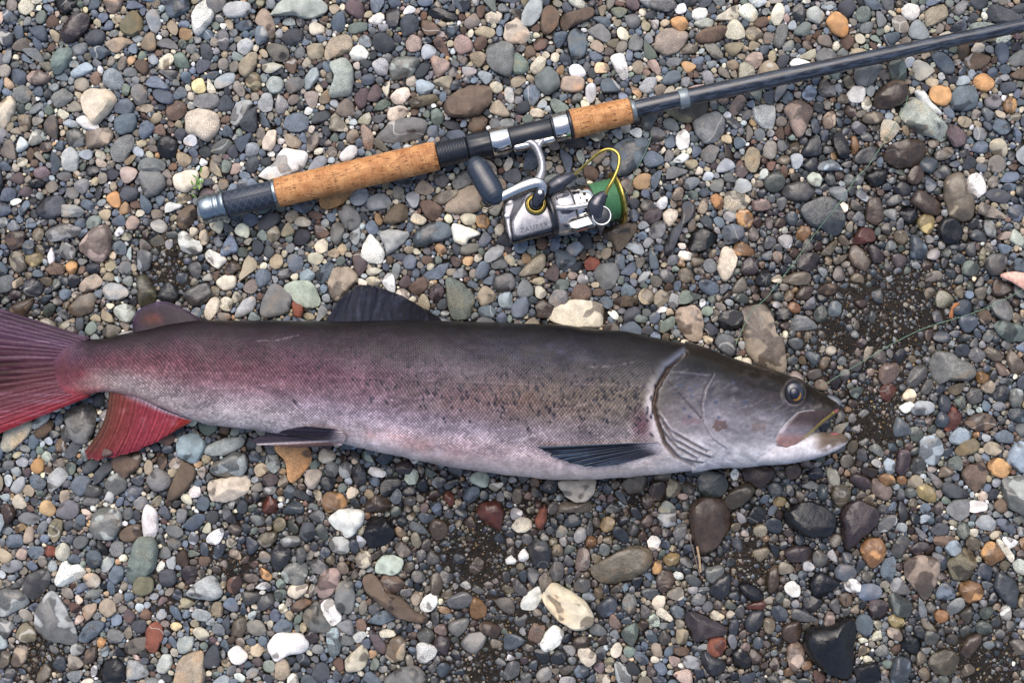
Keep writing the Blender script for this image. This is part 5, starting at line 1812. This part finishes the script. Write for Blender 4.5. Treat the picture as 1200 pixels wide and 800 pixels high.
def weave_material():
    n = NT("black_weave")
    uv = n.attr("luv", "Vector")
    sep = n.n("ShaderNodeSeparateXYZ"); n.put(sep.inputs[0], uv)
    def lines(sg):
        q = n.math('ADD', n.math('MULTIPLY', sep.outputs[0], 130.0), n.math('MULTIPLY', sep.outputs[1], 95.0 * sg))
        f = n.math('ABSOLUTE', n.math('SUBTRACT', n.math('FRACT', q), 0.5))
        return n.ramp(f, 0.07, 0.03)
    L = n.math('MAXIMUM', lines(1), lines(-1))
    fine = n.noise(uv, 900, 2, 0.6)
    c = n.mix(n.math('MULTIPLY', L, 0.5), n.mix(fine, rgba((26, 32, 42)), rgba((52, 60, 74))), rgba((92, 104, 120)))
    return n.set(Base_Color=c, Roughness=0.38, Normal=n.bump(n.math('ADD', L, n.math('MULTIPLY', fine, .3)), 0.5, 0.0008))
M['cork'] = cork_material()
M['blank'] = carbon_material("carbon_blank", (26, 30, 38), (62, 70, 84), (60, 520, 1))
M['weave'] = weave_material()
M['chrome'] = plain("chrome", (212, 210, 206), 0.10, 1.0, 0, 0.08)
M['alu'] = plain("brushed_aluminium", (142, 152, 158), 0.30, 0.95, 0, 0.15, 500)
M['black'] = plain("black_plastic", (30, 34, 42), 0.34, 0.0, 0.2, 0.25)
M['navy'] = plain("dark_blue_rubber", (34, 44, 58), 0.30, 0.0, 0.3, 0.06)
M['greyring'] = plain("grey_lacquer", (120, 130, 134), 0.3, 0.3, 0.3)
M['reelgrey'] = plain("painted_reel_metal", (176, 174, 176), 0.26, 0.6, 0.3, 0.14, 220)
M['reeldark'] = plain("dark_reel_metal", (78, 78, 84), 0.22, 0.8, 0.3, 0.2, 220)
M['gold'] = plain("gold_metal", (188, 164, 84), 0.20, 0.95, 0, 0.15)
M['hole'] = plain("dark_hole", (20, 20, 24), 0.6)
M['engrave'] = plain("engraved_letters", (50, 50, 56), 0.5, 0.0)
def line_material(name="braided_line", c1=(44, 96, 66), c2=(96, 150, 104)):
    n = NT(name)
    uv = n.attr("luv", "Vector")
    sep = n.n("ShaderNodeSeparateXYZ"); n.put(sep.inputs[0], uv)
    w = n.math('SINE', n.math('ADD', n.math('MULTIPLY', sep.outputs[0], 7800.0), n.math('MULTIPLY', n.noise(uv, 160, 2, .6), 9.0)))
    c = n.mix(n.ramp(w, -0.8, 0.9), rgba(c1), rgba(c2))
    return n.set(Base_Color=c, Roughness=0.45, Normal=n.bump(w, 0.5, 0.0004))
M['line'] = line_material()
M['thread'] = plain("fishing_line", (96, 128, 104), 0.4)

# ------------------------------------------------------------------ building blocks
def frame(d):
    d = Vector(d).normalized()
    b = Vector((0, 0, 1)) - d * d.z if abs(d.z) < 0.98 else Vector((1, 0, 0)) - d * d.x
    b.normalize()
    return d, b, d.cross(b)
def lathe(name, A, d, prof, mat, parent, seg=48, closed=True, sub=None):
    """prof: list of (distance along d, radius) in metres from A"""
    A = Vector(A); d, u, w = frame(d)
    if sub: prof = sub(prof)
    pr = np.array(prof, float)
    th = np.linspace(0, 2 * math.pi, seg, endpoint=False)
    d, u, w, A = (np.array(q) for q in (d, u, w, A))
    V = A + pr[:, None, :1] * d + pr[:, None, 1:] * (np.cos(th)[None, :, None] * u + np.sin(th)[None, :, None] * w)
    L = np.repeat(pr[:, :1], seg, 1); R = np.repeat(th[None] * max(pr[:, 1].mean(), 1e-4), len(pr), 0)
    uv = np.stack([L, R, np.zeros_like(L)], -1).reshape(-1, 3)
    F = [grid_faces(len(pr), seg, True, flip=False)]
    V = V.reshape(-1, 3)
    if closed:
        n0 = len(V); V = np.vstack([V, A + d * pr[0, 0], A + d * pr[-1, 0]]); uv = np.vstack([uv, uv[0], uv[-1]])
        j = np.arange(seg); j2 = (j + 1) % seg
        F.append(np.concatenate([np.stack([j, j2, np.full(seg, n0)], -1), np.stack([n0 - seg + j2, n0 - seg + j, np.full(seg, n0 + 1)], -1)]))
    # orientation check
    f = F[0][len(F[0]) // 2]
    nrm = np.cross(V[f[1]] - V[f[0]], V[f[2]] - V[f[1]])
    mid = V[f].mean(0); ax = A + d * ((mid - A) @ d)
    if nrm @ (mid - ax) < 0: F = [q[:, ::-1] for q in F]
    o = mesh_np(name, V, F, mat, attrs=dict(luv=uv))
    return adopt(o, parent)
def rounded(x0, x1, r, e=0.001, r1=None):
    r1 = r if r1 is None else r1
    return [(x0, r - e), (x0 + e * .3, r - e * .3), (x0 + e, r), (x1 - e, r1), (x1 - e * .3, r1 - e * .3), (x1, r1 - e)]
def tube(name, pts, rad, mat, parent, seg=14, n=40, flat=None):
    """swept round (or flattened: flat=(a,b)) rod through world points with varying radius"""
    pts = np.array([tuple(p) for p in pts], float); rad = np.atleast_1d(np.array(rad, float))
    c = catmull(pts, n); r = np.interp(np.linspace(0, 1, n), np.linspace(0, 1, len(rad)), rad) if len(rad) > 1 else np.full(n, rad[0])
    t = np.gradient(c, axis=0); t /= np.linalg.norm(t, axis=1)[:, None]
    up = np.tile([0, 0, 1.0], (n, 1)); s = np.cross(t, up); bad = np.linalg.norm(s, axis=1) < 0.2; s[bad] = np.cross(t[bad], [1.0, 0, 0])
    s /= np.linalg.norm(s, axis=1)[:, None]; b = np.cross(s, t)
    fa, fb = flat or (1, 1)
    th = np.linspace(0, 2 * math.pi, seg, endpoint=False)
    V = c[:, None] + r[:, None, None] * (np.cos(th)[None, :, None] * s[:, None] * fa + np.sin(th)[None, :, None] * b[:, None] * fb)
    # rounded ends
    L = np.concatenate([[0], np.cumsum(np.linalg.norm(np.diff(c, axis=0), axis=1))])
    uv = np.stack([np.repeat(L[:, None], seg, 1), np.repeat(th[None] * r.mean(), n, 0), np.zeros((n, seg))], -1).reshape(-1, 3)
    V = V.reshape(-1, 3); n0 = len(V)
    V = np.vstack([V, c[0] - t[0] * r[0] * .4, c[-1] + t[-1] * r[-1] * .4]); uv = np.vstack([uv, uv[0], uv[-1]])
    j = np.arange(seg); j2 = (j + 1) % seg
    F = [grid_faces(n, seg, True), np.concatenate([np.stack([j, j2, np.full(seg, n0)], -1), np.stack([n0 - seg + j2, n0 - seg + j, np.full(seg, n0 + 1)], -1)])]
    f = F[0][0]; nrm = np.cross(V[f[1]] - V[f[0]], V[f[2]] - V[f[1]])
    if nrm @ (V[f].mean(0) - c[0]) < 0: F = [q[:, ::-1] for q in F]
    o = mesh_np(name, V, F, mat, attrs=dict(luv=uv))
    return adopt(o, parent) if parent else o
def prism(name, pts, levels, mat, parent, smooth_n=0):
    """picture outline lofted through levels [(z, inset px, shift x px, shift y px)] with capped top and bottom"""
    p = np.array(pts, float)
    if smooth_n: p = catmull(p, smooth_n, True)
    n = len(p)
    a2 = np.sum(p[:, 0] * np.roll(p[:, 1], -1) - p[:, 1] * np.roll(p[:, 0], -1))
    if a2 > 0: p = p[::-1]          # counter-clockwise seen from above (picture y runs down)
    e = np.roll(p, -1, 0) - np.roll(p, 1, 0); nn = np.stack([-e[:, 1], e[:, 0]], -1); nn /= np.linalg.norm(nn, axis=1)[:, None] + 1e-9
    c = p.mean(0)
    if np.sum(nn * (p - c)) < 0: nn = -nn
    V = []
    for lv in levels:
        z, ins = lv[:2]; sx, sy = (lv[2:] + (0, 0))[:2] if len(lv) > 2 else (0, 0)
        q = p - nn * ins + (sx, sy)
        V.append(Pn(q[:, 0], q[:, 1], z))
    m = len(V); V = np.concatenate(V)
    F = [grid_faces(m, n, True, flip=True)]
    bm = bmesh.new()
    vs_ = [bm.verts.new(v) for v in V]
    for f in F[0]: bm.faces.new([vs_[i] for i in f])
    bm.faces.new([vs_[i] for i in range(n)][::-1]); bm.faces.new([vs_[(m - 1) * n + i] for i in range(n)])
    bmesh.ops.recalc_face_normals(bm, faces=bm.faces)
    me = bpy.data.meshes.new(name); bm.to_mesh(me); bm.free()
    for poly in me.polygons: poly.use_smooth = smooth_n > 0
    me.materials.append(mat)
    o = bpy.data.objects.new(name, me); COL.objects.link(o)
    if smooth_n:
        try: me.set_sharp_from_angle(angle=math.radians(38))
        except Exception: pass
    return adopt(o, parent)

# ------------------------------------------------------------------ the rod
ZR = 0.0255
def build_rod():
    root = empty("fishing_rod", P(300, 232, 0.0))
    tag(root, "dark spinning rod with cork grips lying across the gravel above the fish", "fishing rod")
    A = P(236, 246.6, ZR); B = P(744, 128.6, ZR)
    L = (B - A).length; d = (B - A).normalized()
    k = L / math.hypot(744 - 236, 246.6 - 128.6)           # metres per picture pixel along the handle
    cs = math.hypot(508, 118) / 508
    X = lambda px: (px - 236) * cs * k                        # distance along the rod for a picture x
    R = lambda w: w * k / 2
    def seg(name, x0, x1, w, mat, e=0.001, w1=None, prof=None, n=48):
        return lathe(name, A, d, prof or rounded(X(x0), X(x1), R(w), e, R(w1) if w1 else None), mat, root, n)
    p = [(X(236.5), R(20)), (X(236.8), R(31)), (X(238), R(33)), (X(250), R(33.5)), (X(251), R(32)), (X(252.5), R(32)), (X(253.5), R(33.5)), (X(256), R(33.5)), (X(257), R(32)), (X(258.5), R(32)), (X(259.5), R(34)), (X(263), R(36)), (X(265), R(36)), (X(265.8), R(33))]
    seg("butt_cap", 0, 0, 0, M['alu'], prof=p)
    seg("butt_sleeve", 265.8, 321.3, 31, M['weave'])
    seg("trim_ring", 321.3, 325.2, 34.5, M['alu'], .0006)
    pr = [(X(325.2), R(33)), (X(325.8), R(34.5))] + [(X(x), R(34.7 + .25 * math.sin(x * .45))) for x in np.arange(328, 511, 3)] + [(X(511.8), R(34)), (X(512.4), R(32))]
    seg("cork_grip", 0, 0, 0, M['cork'], prof=pr, n=64)
    # threaded collar
    pr = [(X(512.4), R(27))]
    for x in np.arange(513.5, 547, 3.1): pr += [(X(x), R(27.5)), (X(x + .8), R(29.5)), (X(x + 1.9), R(29.5)), (X(x + 2.5), R(27.5))]
    pr += [(X(549), R(27))]
    seg("threaded_collar", 0, 0, 0, M['black'], prof=pr)
    nut = lathe("locking_nut", A, d, rounded(X(549), X(575.5), R(32), .0012), M['black'], root, 48)
    dd, u_, w_ = frame(d)
    V = np.empty(len(nut.data.vertices) * 3, np.float32); nut.data.vertices.foreach_get("co", V); V = V.reshape(-1, 3)
    rel = V - np.array(A); ax = rel @ np.array(dd); rad = rel - ax[:, None] * np.array(dd)
    ang = np.arctan2(rad @ np.array(w_), rad @ np.array(u_)); V = np.array(A) + ax[:, None] * np.array(dd) + rad * (1 + 0.022 * np.sign(np.sin(ang * 12)))[:, None]
    nut.data.vertices.foreach_set("co", V.astype(np.float32).ravel())
    seg("seat_hood", 575.5, 597.5, 33, M['chrome'], .0012, 31.5)
    seg("reel_seat", 597.5, 646.5, 27, M['black'])
    seg("seat_hood", 648.5, 666.5, 33, M['chrome'], .0012, 34.5)
    seg("seat_ring", 646.5, 648.5, 31, M['black'], .0005)
    seg("seat_ring", 666.5, 669.6, 35.5, M['black'], .0006)
    pr = [(X(669.6), R(32)), (X(670.2), R(34.3))] + [(X(x), R(np.interp(x, [672, 690, 703, 712, 738], [34.3, 33.5, 31.6, 32.2, 30.2]) + .25 * math.sin(x * .5))) for x in np.arange(672, 738, 2.5)] + [(X(738.7), R(29)), (X(739.3), R(26))]
    seg("cork_foregrip", 0, 0, 0, M['cork'], prof=pr, n=64)
    seg("winding_check", 739.3, 745, 24, M['greyring'], .001, 22.5)
    pts = [P(x, y, z) for x, y, z in [(738, 130, ZR), (800, 115.8, .0255), (900, 94, .0260), (1000, 72.4, .0265), (1100, 50.9, .0270), (1200, 29.6, .0275), (1300, 8.4, .028), (1420, -16, .0285)]]
    tube("blank", pts, [.0088, .0085, .0080, .0074, .0068, .0062, .0056, .0050], M['blank'], root, 32, 120)
    C = P(795, 116.9, .0255); D2 = P(806.5, 114.4, .0255)
    lathe("blank_collar", C, D2 - C, rounded(0, (D2 - C).length, .0099, .0008), M['greyring'], root, 40)
    return root, A, d, k, X
rod, RA, RD, RK, RX = build_rod()

# ------------------------------------------------------------------ the spinning reel, lying on its side under the rod
def build_reel():
    root = empty("fishing_reel", P(625, 245, 0.0))
    tag(root, "silver spinning reel with gold bail and green line clamped under the rod", "fishing reel")
    Q = lambda x, y, z: P(x, y, z)
    ax = (P(725, 231, .030) - P(640, 253.5, .030) - Vector((0, 0, .013))).normalized()
    # foot in the seat: a shoe along the rod and the curved stem
    s0 = RA + RD * RX(600); s1 = RA + RD * RX(647)
    dn = Vector((RD.y, -RD.x, 0)); dn.normalize()
    off = dn * (12.0 * RK) + Vector((0, 0, .002))
    tube("reel_foot", [s0 + off, (s0 + s1) / 2 + off * 1.05, s1 + off], [.0042, .0052, .0042], M['chrome'], root, 20, 30, (1.0, 1.25))
    tube("stem", [Q(614, 168, .029), Q(622, 167.5, .030), Q(629, 174, .031), Q(634.5, 188, .032), Q(635, 201, .033), Q(631, 213, .034)], [.0030, .0044, .0038, .0036, .0040, .0056], M['reelgrey'], root, 18, 50, (1.0, 1.3))
    tube("stem_gusset", [Q(641, 163, .029), Q(634, 166.5, .030), Q(630, 175, .031)], [.0026, .0036, .0028], M['reelgrey'], root, 14, 24, (1.0, 1.3))
    # gear housing
    body = [(589, 240), (591, 233), (603, 228), (618, 222), (634, 217), (643, 221), (650, 233), (656, 250), (659, 264), (655, 272), (640, 277), (622, 281), (606, 285.5), (599, 285), (595, 276), (591, 258)]
    prism("reel_body", body, [(.008, 4), (.011, 1), (.020, 0), (.030, 0.4), (.0345, 2.5, 0, -1), (.036, 5, 0, -1.5)], M['reeldark'], root, 90)
    cover = [(600, 259), (608, 243), (617, 228), (627, 226), (640, 232), (647.5, 243), (653, 256), (654.5, 263.5), (648, 267), (628, 272.5), (610, 277.5), (603, 277), (600.5, 270)]
    cv = prism("side_cover", cover, [(.034, 0), (.0385, .3), (.0400, 1.6), (.0405, 3.2)], M['reelgrey'], root, 90)
    prism("cover_plate", [(645, 254), (651, 252.5), (653, 260.5), (647, 262)], [(.040, 0), (.0415, .2), (.0418, .9)], M['alu'], root)
    pr = prism("rear_trim", [(591, 242), (599, 234), (603, 240), (598, 256), (600, 277), (598, 281), (594, 268)], [(.034, 0), (.0372, .4), (.038, 1.6)], M['reelgrey'], root, 40)
    lathe("screw", Q(594.5, 253, .0365), (0, 0, 1), rounded(0, .0025, .0030, .0006), M['chrome'], root, 20)
    # lettering on the cover
    cu = bpy.data.curves.new("lettering", 'FONT'); cu.body = "ZAUBER"; cu.size = .0068; cu.extrude = .0001; cu.align_x = 'CENTER'; cu.space_character = 1.15
    to = bpy.data.objects.new("lettering_tmp", cu); COL.objects.link(to)
    bpy.context.view_layer.update()
    me = bpy.data.meshes.new_from_object(to.evaluated_get(bpy.context.evaluated_depsgraph_get()))
    bpy.data.objects.remove(to)
    tx = bpy.data.objects.new("lettering", me); COL.objects.link(tx); me.materials.clear(); me.materials.append(M['engrave'])
    tx.location = Q(626.5, 269.3, .04065); tx.rotation_euler = (0, 0, math.radians(13.5))
    bpy.context.view_layer.update()
    adopt(tx, cv)
    # handle: boss, gold ring, hinge, arm, knob
    lathe("handle_boss", Q(628, 240, .036), (0, 0, 1), rounded(0, .0075, .0108, .001), M['black'], root, 40)
    lathe("gold_ring", Q(628, 239.6, .0425), (0, 0, 1), [(0, .0090), (.0008, .0098), (.003, .0098), (.0036, .0092), (.0036, .0072), (.002, .0068)], M['gold'], root, 48, closed=False)
    lathe("gold_ring", Q(628, 239.2, .0455), (0, 0, 1), [(0, .0076), (.0008, .0086), (.0022, .0086), (.0028, .0080), (.0028, .0066), (.001, .006)], M['gold'], root, 48, closed=False)
    lathe("handle_shaft", Q(628, 239, .042), (0, 0, 1), rounded(0, .010, .0062, .0012), M['reeldark'], root, 32)
    tube("hinge_block", [Q(628.5, 242, .0500), Q(629.5, 236, .0525), Q(632, 229, .0545), Q(634, 222, .056)], [.0044, .0058, .0060, .0052], M['reeldark'], root, 20, 24, (1.0, .8))
    lathe("hinge_pin", Q(633, 226, .0590), (0, 0, 1), rounded(0, .0016, .0022, .0004), M['chrome'], root, 20)
    arm = tube("handle_arm", [Q(634, 228, .056), Q(635.5, 219, .057), Q(629, 214.2, .058), Q(615, 218, .058), Q(600, 224.5, .057), Q(586, 231.5, .056)], [.0042, .0050, .0054, .0050, .0047, .0044], M['chrome'], root, 22, 70, (1.0, .62))
    lathe("knob_stem", Q(571, 236, .034), (0, 0, 1), [(0, .0050), (.001, .0064), (.006, .0066), (.016, .0052), (.020, .0044)], M['black'], root, 32)
    lathe("knob_ring", Q(571, 237.5, .0365), (0, 0, 1), [(0, .0064), (.0006, .0071), (.0016, .0071), (.0022, .0064)], M['gold'], root, 40, closed=False)
    tube("knob_post", [Q(588, 230.5, .056), Q(580, 227, .054), Q(574, 220, .052)], [.0040, .0042, .0044], M['reeldark'], root, 16, 20)
    # paddle knob: a rounded bar across the end of the arm
    a0, a1 = Q(553.5, 186.5, .050), Q(584, 237.5, .056)
    kd = (a1 - a0).normalized(); kl = (a1 - a0).length
    pts = [a0 + kd * (kl * t) for t in np.linspace(0, 1, 12)]
    w = [.0056, .0092, .0108, .0114, .0115, .0115, .0117, .0118, .0116, .0110, .0094, .0054]
    kn = tube("handle_knob", pts, w, M['navy'], root, 30, 60, (1.0, .72))
    for t, rr in ((.56, .0013),):
        lathe("knob_hole", a0 + kd * (kl * .42) + Vector((.001, .0, .0070)), (0, 0, 1), rounded(0, .0008, rr, .0002), M['hole'], kn, 16)
    # rotor, spool, line and rim round the reel's axis
    O = Q(640, 253.0, .0350)
    px = lambda v: v * S
    lathe("rotor", O, ax, [(px(5), px(10)), (px(7), px(21)), (px(9), px(25)), (px(14), px(27)), (px(28), px(27.2)), (px(31), px(26.4)), (px(31.5), px(22))], M['reelgrey'], root, 56)
    lathe("rotor_band", O, ax, rounded(px(2), px(6.5), px(24), .001), M['black'], root, 56)
    sk = lathe("spool_skirt", O, ax, [(px(30), px(20)), (px(30.3), px(24.2)), (px(31.5), px(25)), (px(50), px(25.4)), (px(54), px(25)), (px(55), px(23)), (px(55.2), px(19))], M['chrome'], root, 64)
    d_, u_, w_ = frame(ax)
    for i in range(20):
        for (aa, rr, sh) in ((38, 1.35, 0), (44, 1.9, .5)):
            th = (i + sh) / 20 * 2 * math.pi
            nrm = u_ * math.cos(th) + w_ * math.sin(th)
            if nrm.z < -.1: continue
            c = O + ax * px(aa) + nrm * px(25.0)
            lathe("skirt_hole", c, nrm, rounded(0, .0009, px(rr), .0001), M['hole'], sk, 14)
    lathe("line_winding", O, ax, [(px(55.2), px(20)), (px(55.6), px(23.4))] + [(px(x), px(23.6 + .3 * math.sin(x * 2.1) + .25 * math.sin(x * .7))) for x in np.arange(56.2, 82.5, .6)] + [(px(83), px(23)), (px(83.2), px(19))], M['line'], root, 72)
    lathe("spool_rim", O, ax, [(px(83.2), px(22)), (px(83.4), px(28.5)), (px(84.2), px(30.4)), (px(86), px(30.9)), (px(87.4), px(30.2)), (px(87.8), px(27)), (px(87.2), px(14)), (px(88), px(4))], M['gold'], root, 72)
    # windows and seams of the rotor
    for th in (-.55, .05, .62):
        nrm = u_ * math.cos(th) + w_ * math.sin(th); tg = ax.cross(nrm)
        for (a0_, a1_, wd) in ((12, 26, 5.2),):
            c0 = O + ax * px(a0_) + nrm * px(26.6); c1 = O + ax * px(a1_) + nrm * px(26.4)
            tube("rotor_window", [c0, (c0 + c1) / 2, c1], [px(wd * .62), px(wd), px(wd * .75)], M['reeldark'], root, 18, 20, (1.0, .22))
    lathe("rotor_seam", O, ax, [(px(28.2), px(26.8)), (px(28.4), px(27.7)), (px(29.6), px(27.6)), (px(29.8), px(26.6))], M['black'], root, 56, closed=False)
    lathe("drag_knob", O, ax, [(px(86), px(4)), (px(87), px(13)), (px(91), px(13.5)), (px(95), px(12)), (px(97), px(8)), (px(97.5), px(2))], M['reeldark'], root, 40)
    # side arms of the rotor
    tube("bail_arm", [Q(640, 226, .044), Q(645, 222, .047), Q(655, 215.5, .049), Q(666, 209, .049), Q(674.5, 204.3, .048)], [.0056, .0078, .0080, .0056, .0030], M['reeldark'], root, 24, 44, (1, .8))
    prism("rotor_arm", [(663, 262), (668, 256), (690, 249), (701, 246), (706, 258), (697, 266), (676, 272), (667, 270)], [(.044, -1), (.050, 0), (.0535, 1.5), (.0555, 4.5)], M['chrome'], root)
    tube("arm_brace", [Q(652, 243, .056), Q(662, 243.5, .0575), Q(676, 242, .058), Q(690, 239.5, .058)], [.0030, .0026, .0026, .0032], M['reelgrey'], root, 14, 30)
    tube("line_roller_arm", [Q(709.5, 226.5, .064), Q(704, 232, .064), Q(698.5, 241, .0635), Q(699.5, 250, .062), Q(704, 256, .061)], [.0034, .0066, .0082, .0080, .0062], M['reeldark'], root, 24, 44, (1, .8))
    rl = lathe("line_roller", Q(704.5, 253.5, .0595), (0, 0, 1), [(0, .0082), (.003, .0096), (.0062, .0096), (.0072, .0090), (.0072, .0080), (.006, .0076)], M['chrome'], root, 48, closed=False)
    lathe("roller_cap", Q(704.5, 253.5, .0600), (0, 0, 1), rounded(0, .0062, .0078, .001), M['black'], rl, 40)
    lathe("screw", Q(694, 255.5, .0555), (0, 0, 1), rounded(0, .0014, .0018, .0004), M['gold'], root, 18)
    tube("bail_wire", [Q(672, 205.8, .049), Q(680, 198.5, .053), Q(692, 187.5, .058), Q(703, 178.5, .062), Q(712, 175, .064), Q(720.5, 177, .066), Q(725.5, 184, .067), Q(724.5, 196, .068), Q(719, 209.5, .068), Q(713, 220, .067), Q(709, 228.5, .065)],
         [.0014, .0014, .0014, .0015, .0016, .0017, .0017, .0017, .0017, .0018, .0018], M['gold'], root, 16, 90)
    return root
reel = build_reel()
# ------------------------------------------------------------------ loose line and small oddments
def strand(label, pts, rad=.00035):
    o = tube("fishing_line", [P(*p) for p in pts], [rad], M['thread'], None, 8, 140)
    return tag(o, label, "fishing line", "loose loops of the fishing line")
strand("thin pale green fishing line looping from the spool towards the rod",
       [(733, 228, .058), (741, 211, .036), (747, 197, .022), (755, 181, .016), (762, 165, .013), (764, 152, .010)])
strand("thin green fishing line running from below the rod to the fish's nape",
       [(1064, 112, .011), (1060, 125, .017), (1042, 157, .016), (1017, 195, .014), (1005, 207, .013), (982, 240, .021), (958, 270, .012), (927, 312, .013), (900, 347, .011), (882, 364, .015), (868, 390, .014), (862, 404, .017)])
strand("thin green fishing line running past the pink driftwood to the fish's snout",
       [(1270, 300, .012), (1200, 339, .013), (1150, 363, .011), (1100, 379, .011), (1075, 388, .011), (1040, 406, .011), (1000, 430, .012), (962, 452.5, .016)])
def frag(name, pts, zs, th, colr, label, cat, rough=.6):
    p = catmull(np.array(pts, float), 40, True)
    m = plain(name + "_mat", colr, rough, 0, 0, .35, 260)
    o = prism(name, p, [(zs, 1.0), (zs + th * .3, 0), (zs + th * .75, .2), (zs + th, 1.2)], m, rod)
    o.parent = None; o.matrix_parent_inverse.identity()
    for poly in o.data.polygons: poly.use_smooth = True
    return tag(o, label, cat)
frag("driftwood_chip", [(1172, 322), (1182, 318.5), (1196, 319), (1225, 326), (1226, 345), (1208, 344), (1194, 336), (1184, 330), (1174, 326)], .006, .009, (226, 176, 158), "pale pink chip of driftwood beside the wet gravel", "driftwood")
frag("leaf_scrap", [(1112, 372), (1114, 362), (1119, 355), (1125, 355.5), (1122, 359), (1117.5, 363), (1117, 372.5)], .004, .002, (158, 102, 58), "small curled orange scrap of leaf on bare wet sand", "leaf")
def stalk(label, pts, r0, colr):
    m = plain("dry_stalk_mat", colr, .6, 0, 0, .3)
    o = tube("dry_stalk", [P(*p) for p in pts], [r0, r0 * .8], m, None, 8, 40)
    return tag(o, label, "stalk", "dry stalks beside the kite-shaped stone")
stalk("thin grey dry stalk beside the large kite-shaped stone", [(806, 622, .012), (811, 640, .012), (816, 658, .010), (820, 674, .008)], .0006, (120, 104, 90))
stalk("short thick straw-coloured dry stalk beside the large kite-shaped stone", [(817, 640, .010), (819.5, 655, .010), (821, 670, .009)], .0013, (176, 150, 118))
# the pebble lying on the anal fin
r = np.random.default_rng(77)
o_, _, _ = rand_outline(r, 24)
V, F = stone_shape(o_ * 5.2 * S, .0032, .0018, r, nr=8, facets=1, lump=.04)
V = V + np.array(P(125, 531, .0185))
n = len(V)
pb = mesh_np("pebble", V, F, M['stone'], attrs=dict(col=np.tile(lin((104, 84, 80)), (n, 1)), wet=np.full(n, .3), sd=np.tile(r.uniform(1, 9, 3), (n, 1))))
tag(pb, "tiny grey-brown pebble lying on the red anal fin", "pebble")
# green shoots by the rod butt
def sprig(label, x, y, s):
    m = plain("moss_leaf", (108, 148, 66), .5, 0, 0, .3)
    V = []; F = []; r = np.random.default_rng(s)
    for k in range(16):
        a = r.uniform(0, 6.28); L = r.uniform(4, 9) * S; w = L * .16
        d = np.array([math.cos(a), math.sin(a), r.uniform(.2, .9)]); sd = np.array([-math.sin(a), math.cos(a), 0])
        b = np.array(P(x + r.normal(0, 2.5), y + r.normal(0, 5), .008)); n0 = len(V)
        V += [b - sd * w * .4, b + sd * w * .4, b + d * L * .5 + sd * w, b + d * L * .5 - sd * w, b + d * L]
        F.append([(n0, n0 + 1, n0 + 2), (n0, n0 + 2, n0 + 3), (n0 + 3, n0 + 2, n0 + 4)])
    o = mesh_np("moss_sprig", np.array(V), np.array([f for q in F for f in q]), m, smooth=False)
    return tag(o, label, "moss")
sprig("tiny bright green moss sprig beside the rod's silver butt cap", 232, 214, 3)
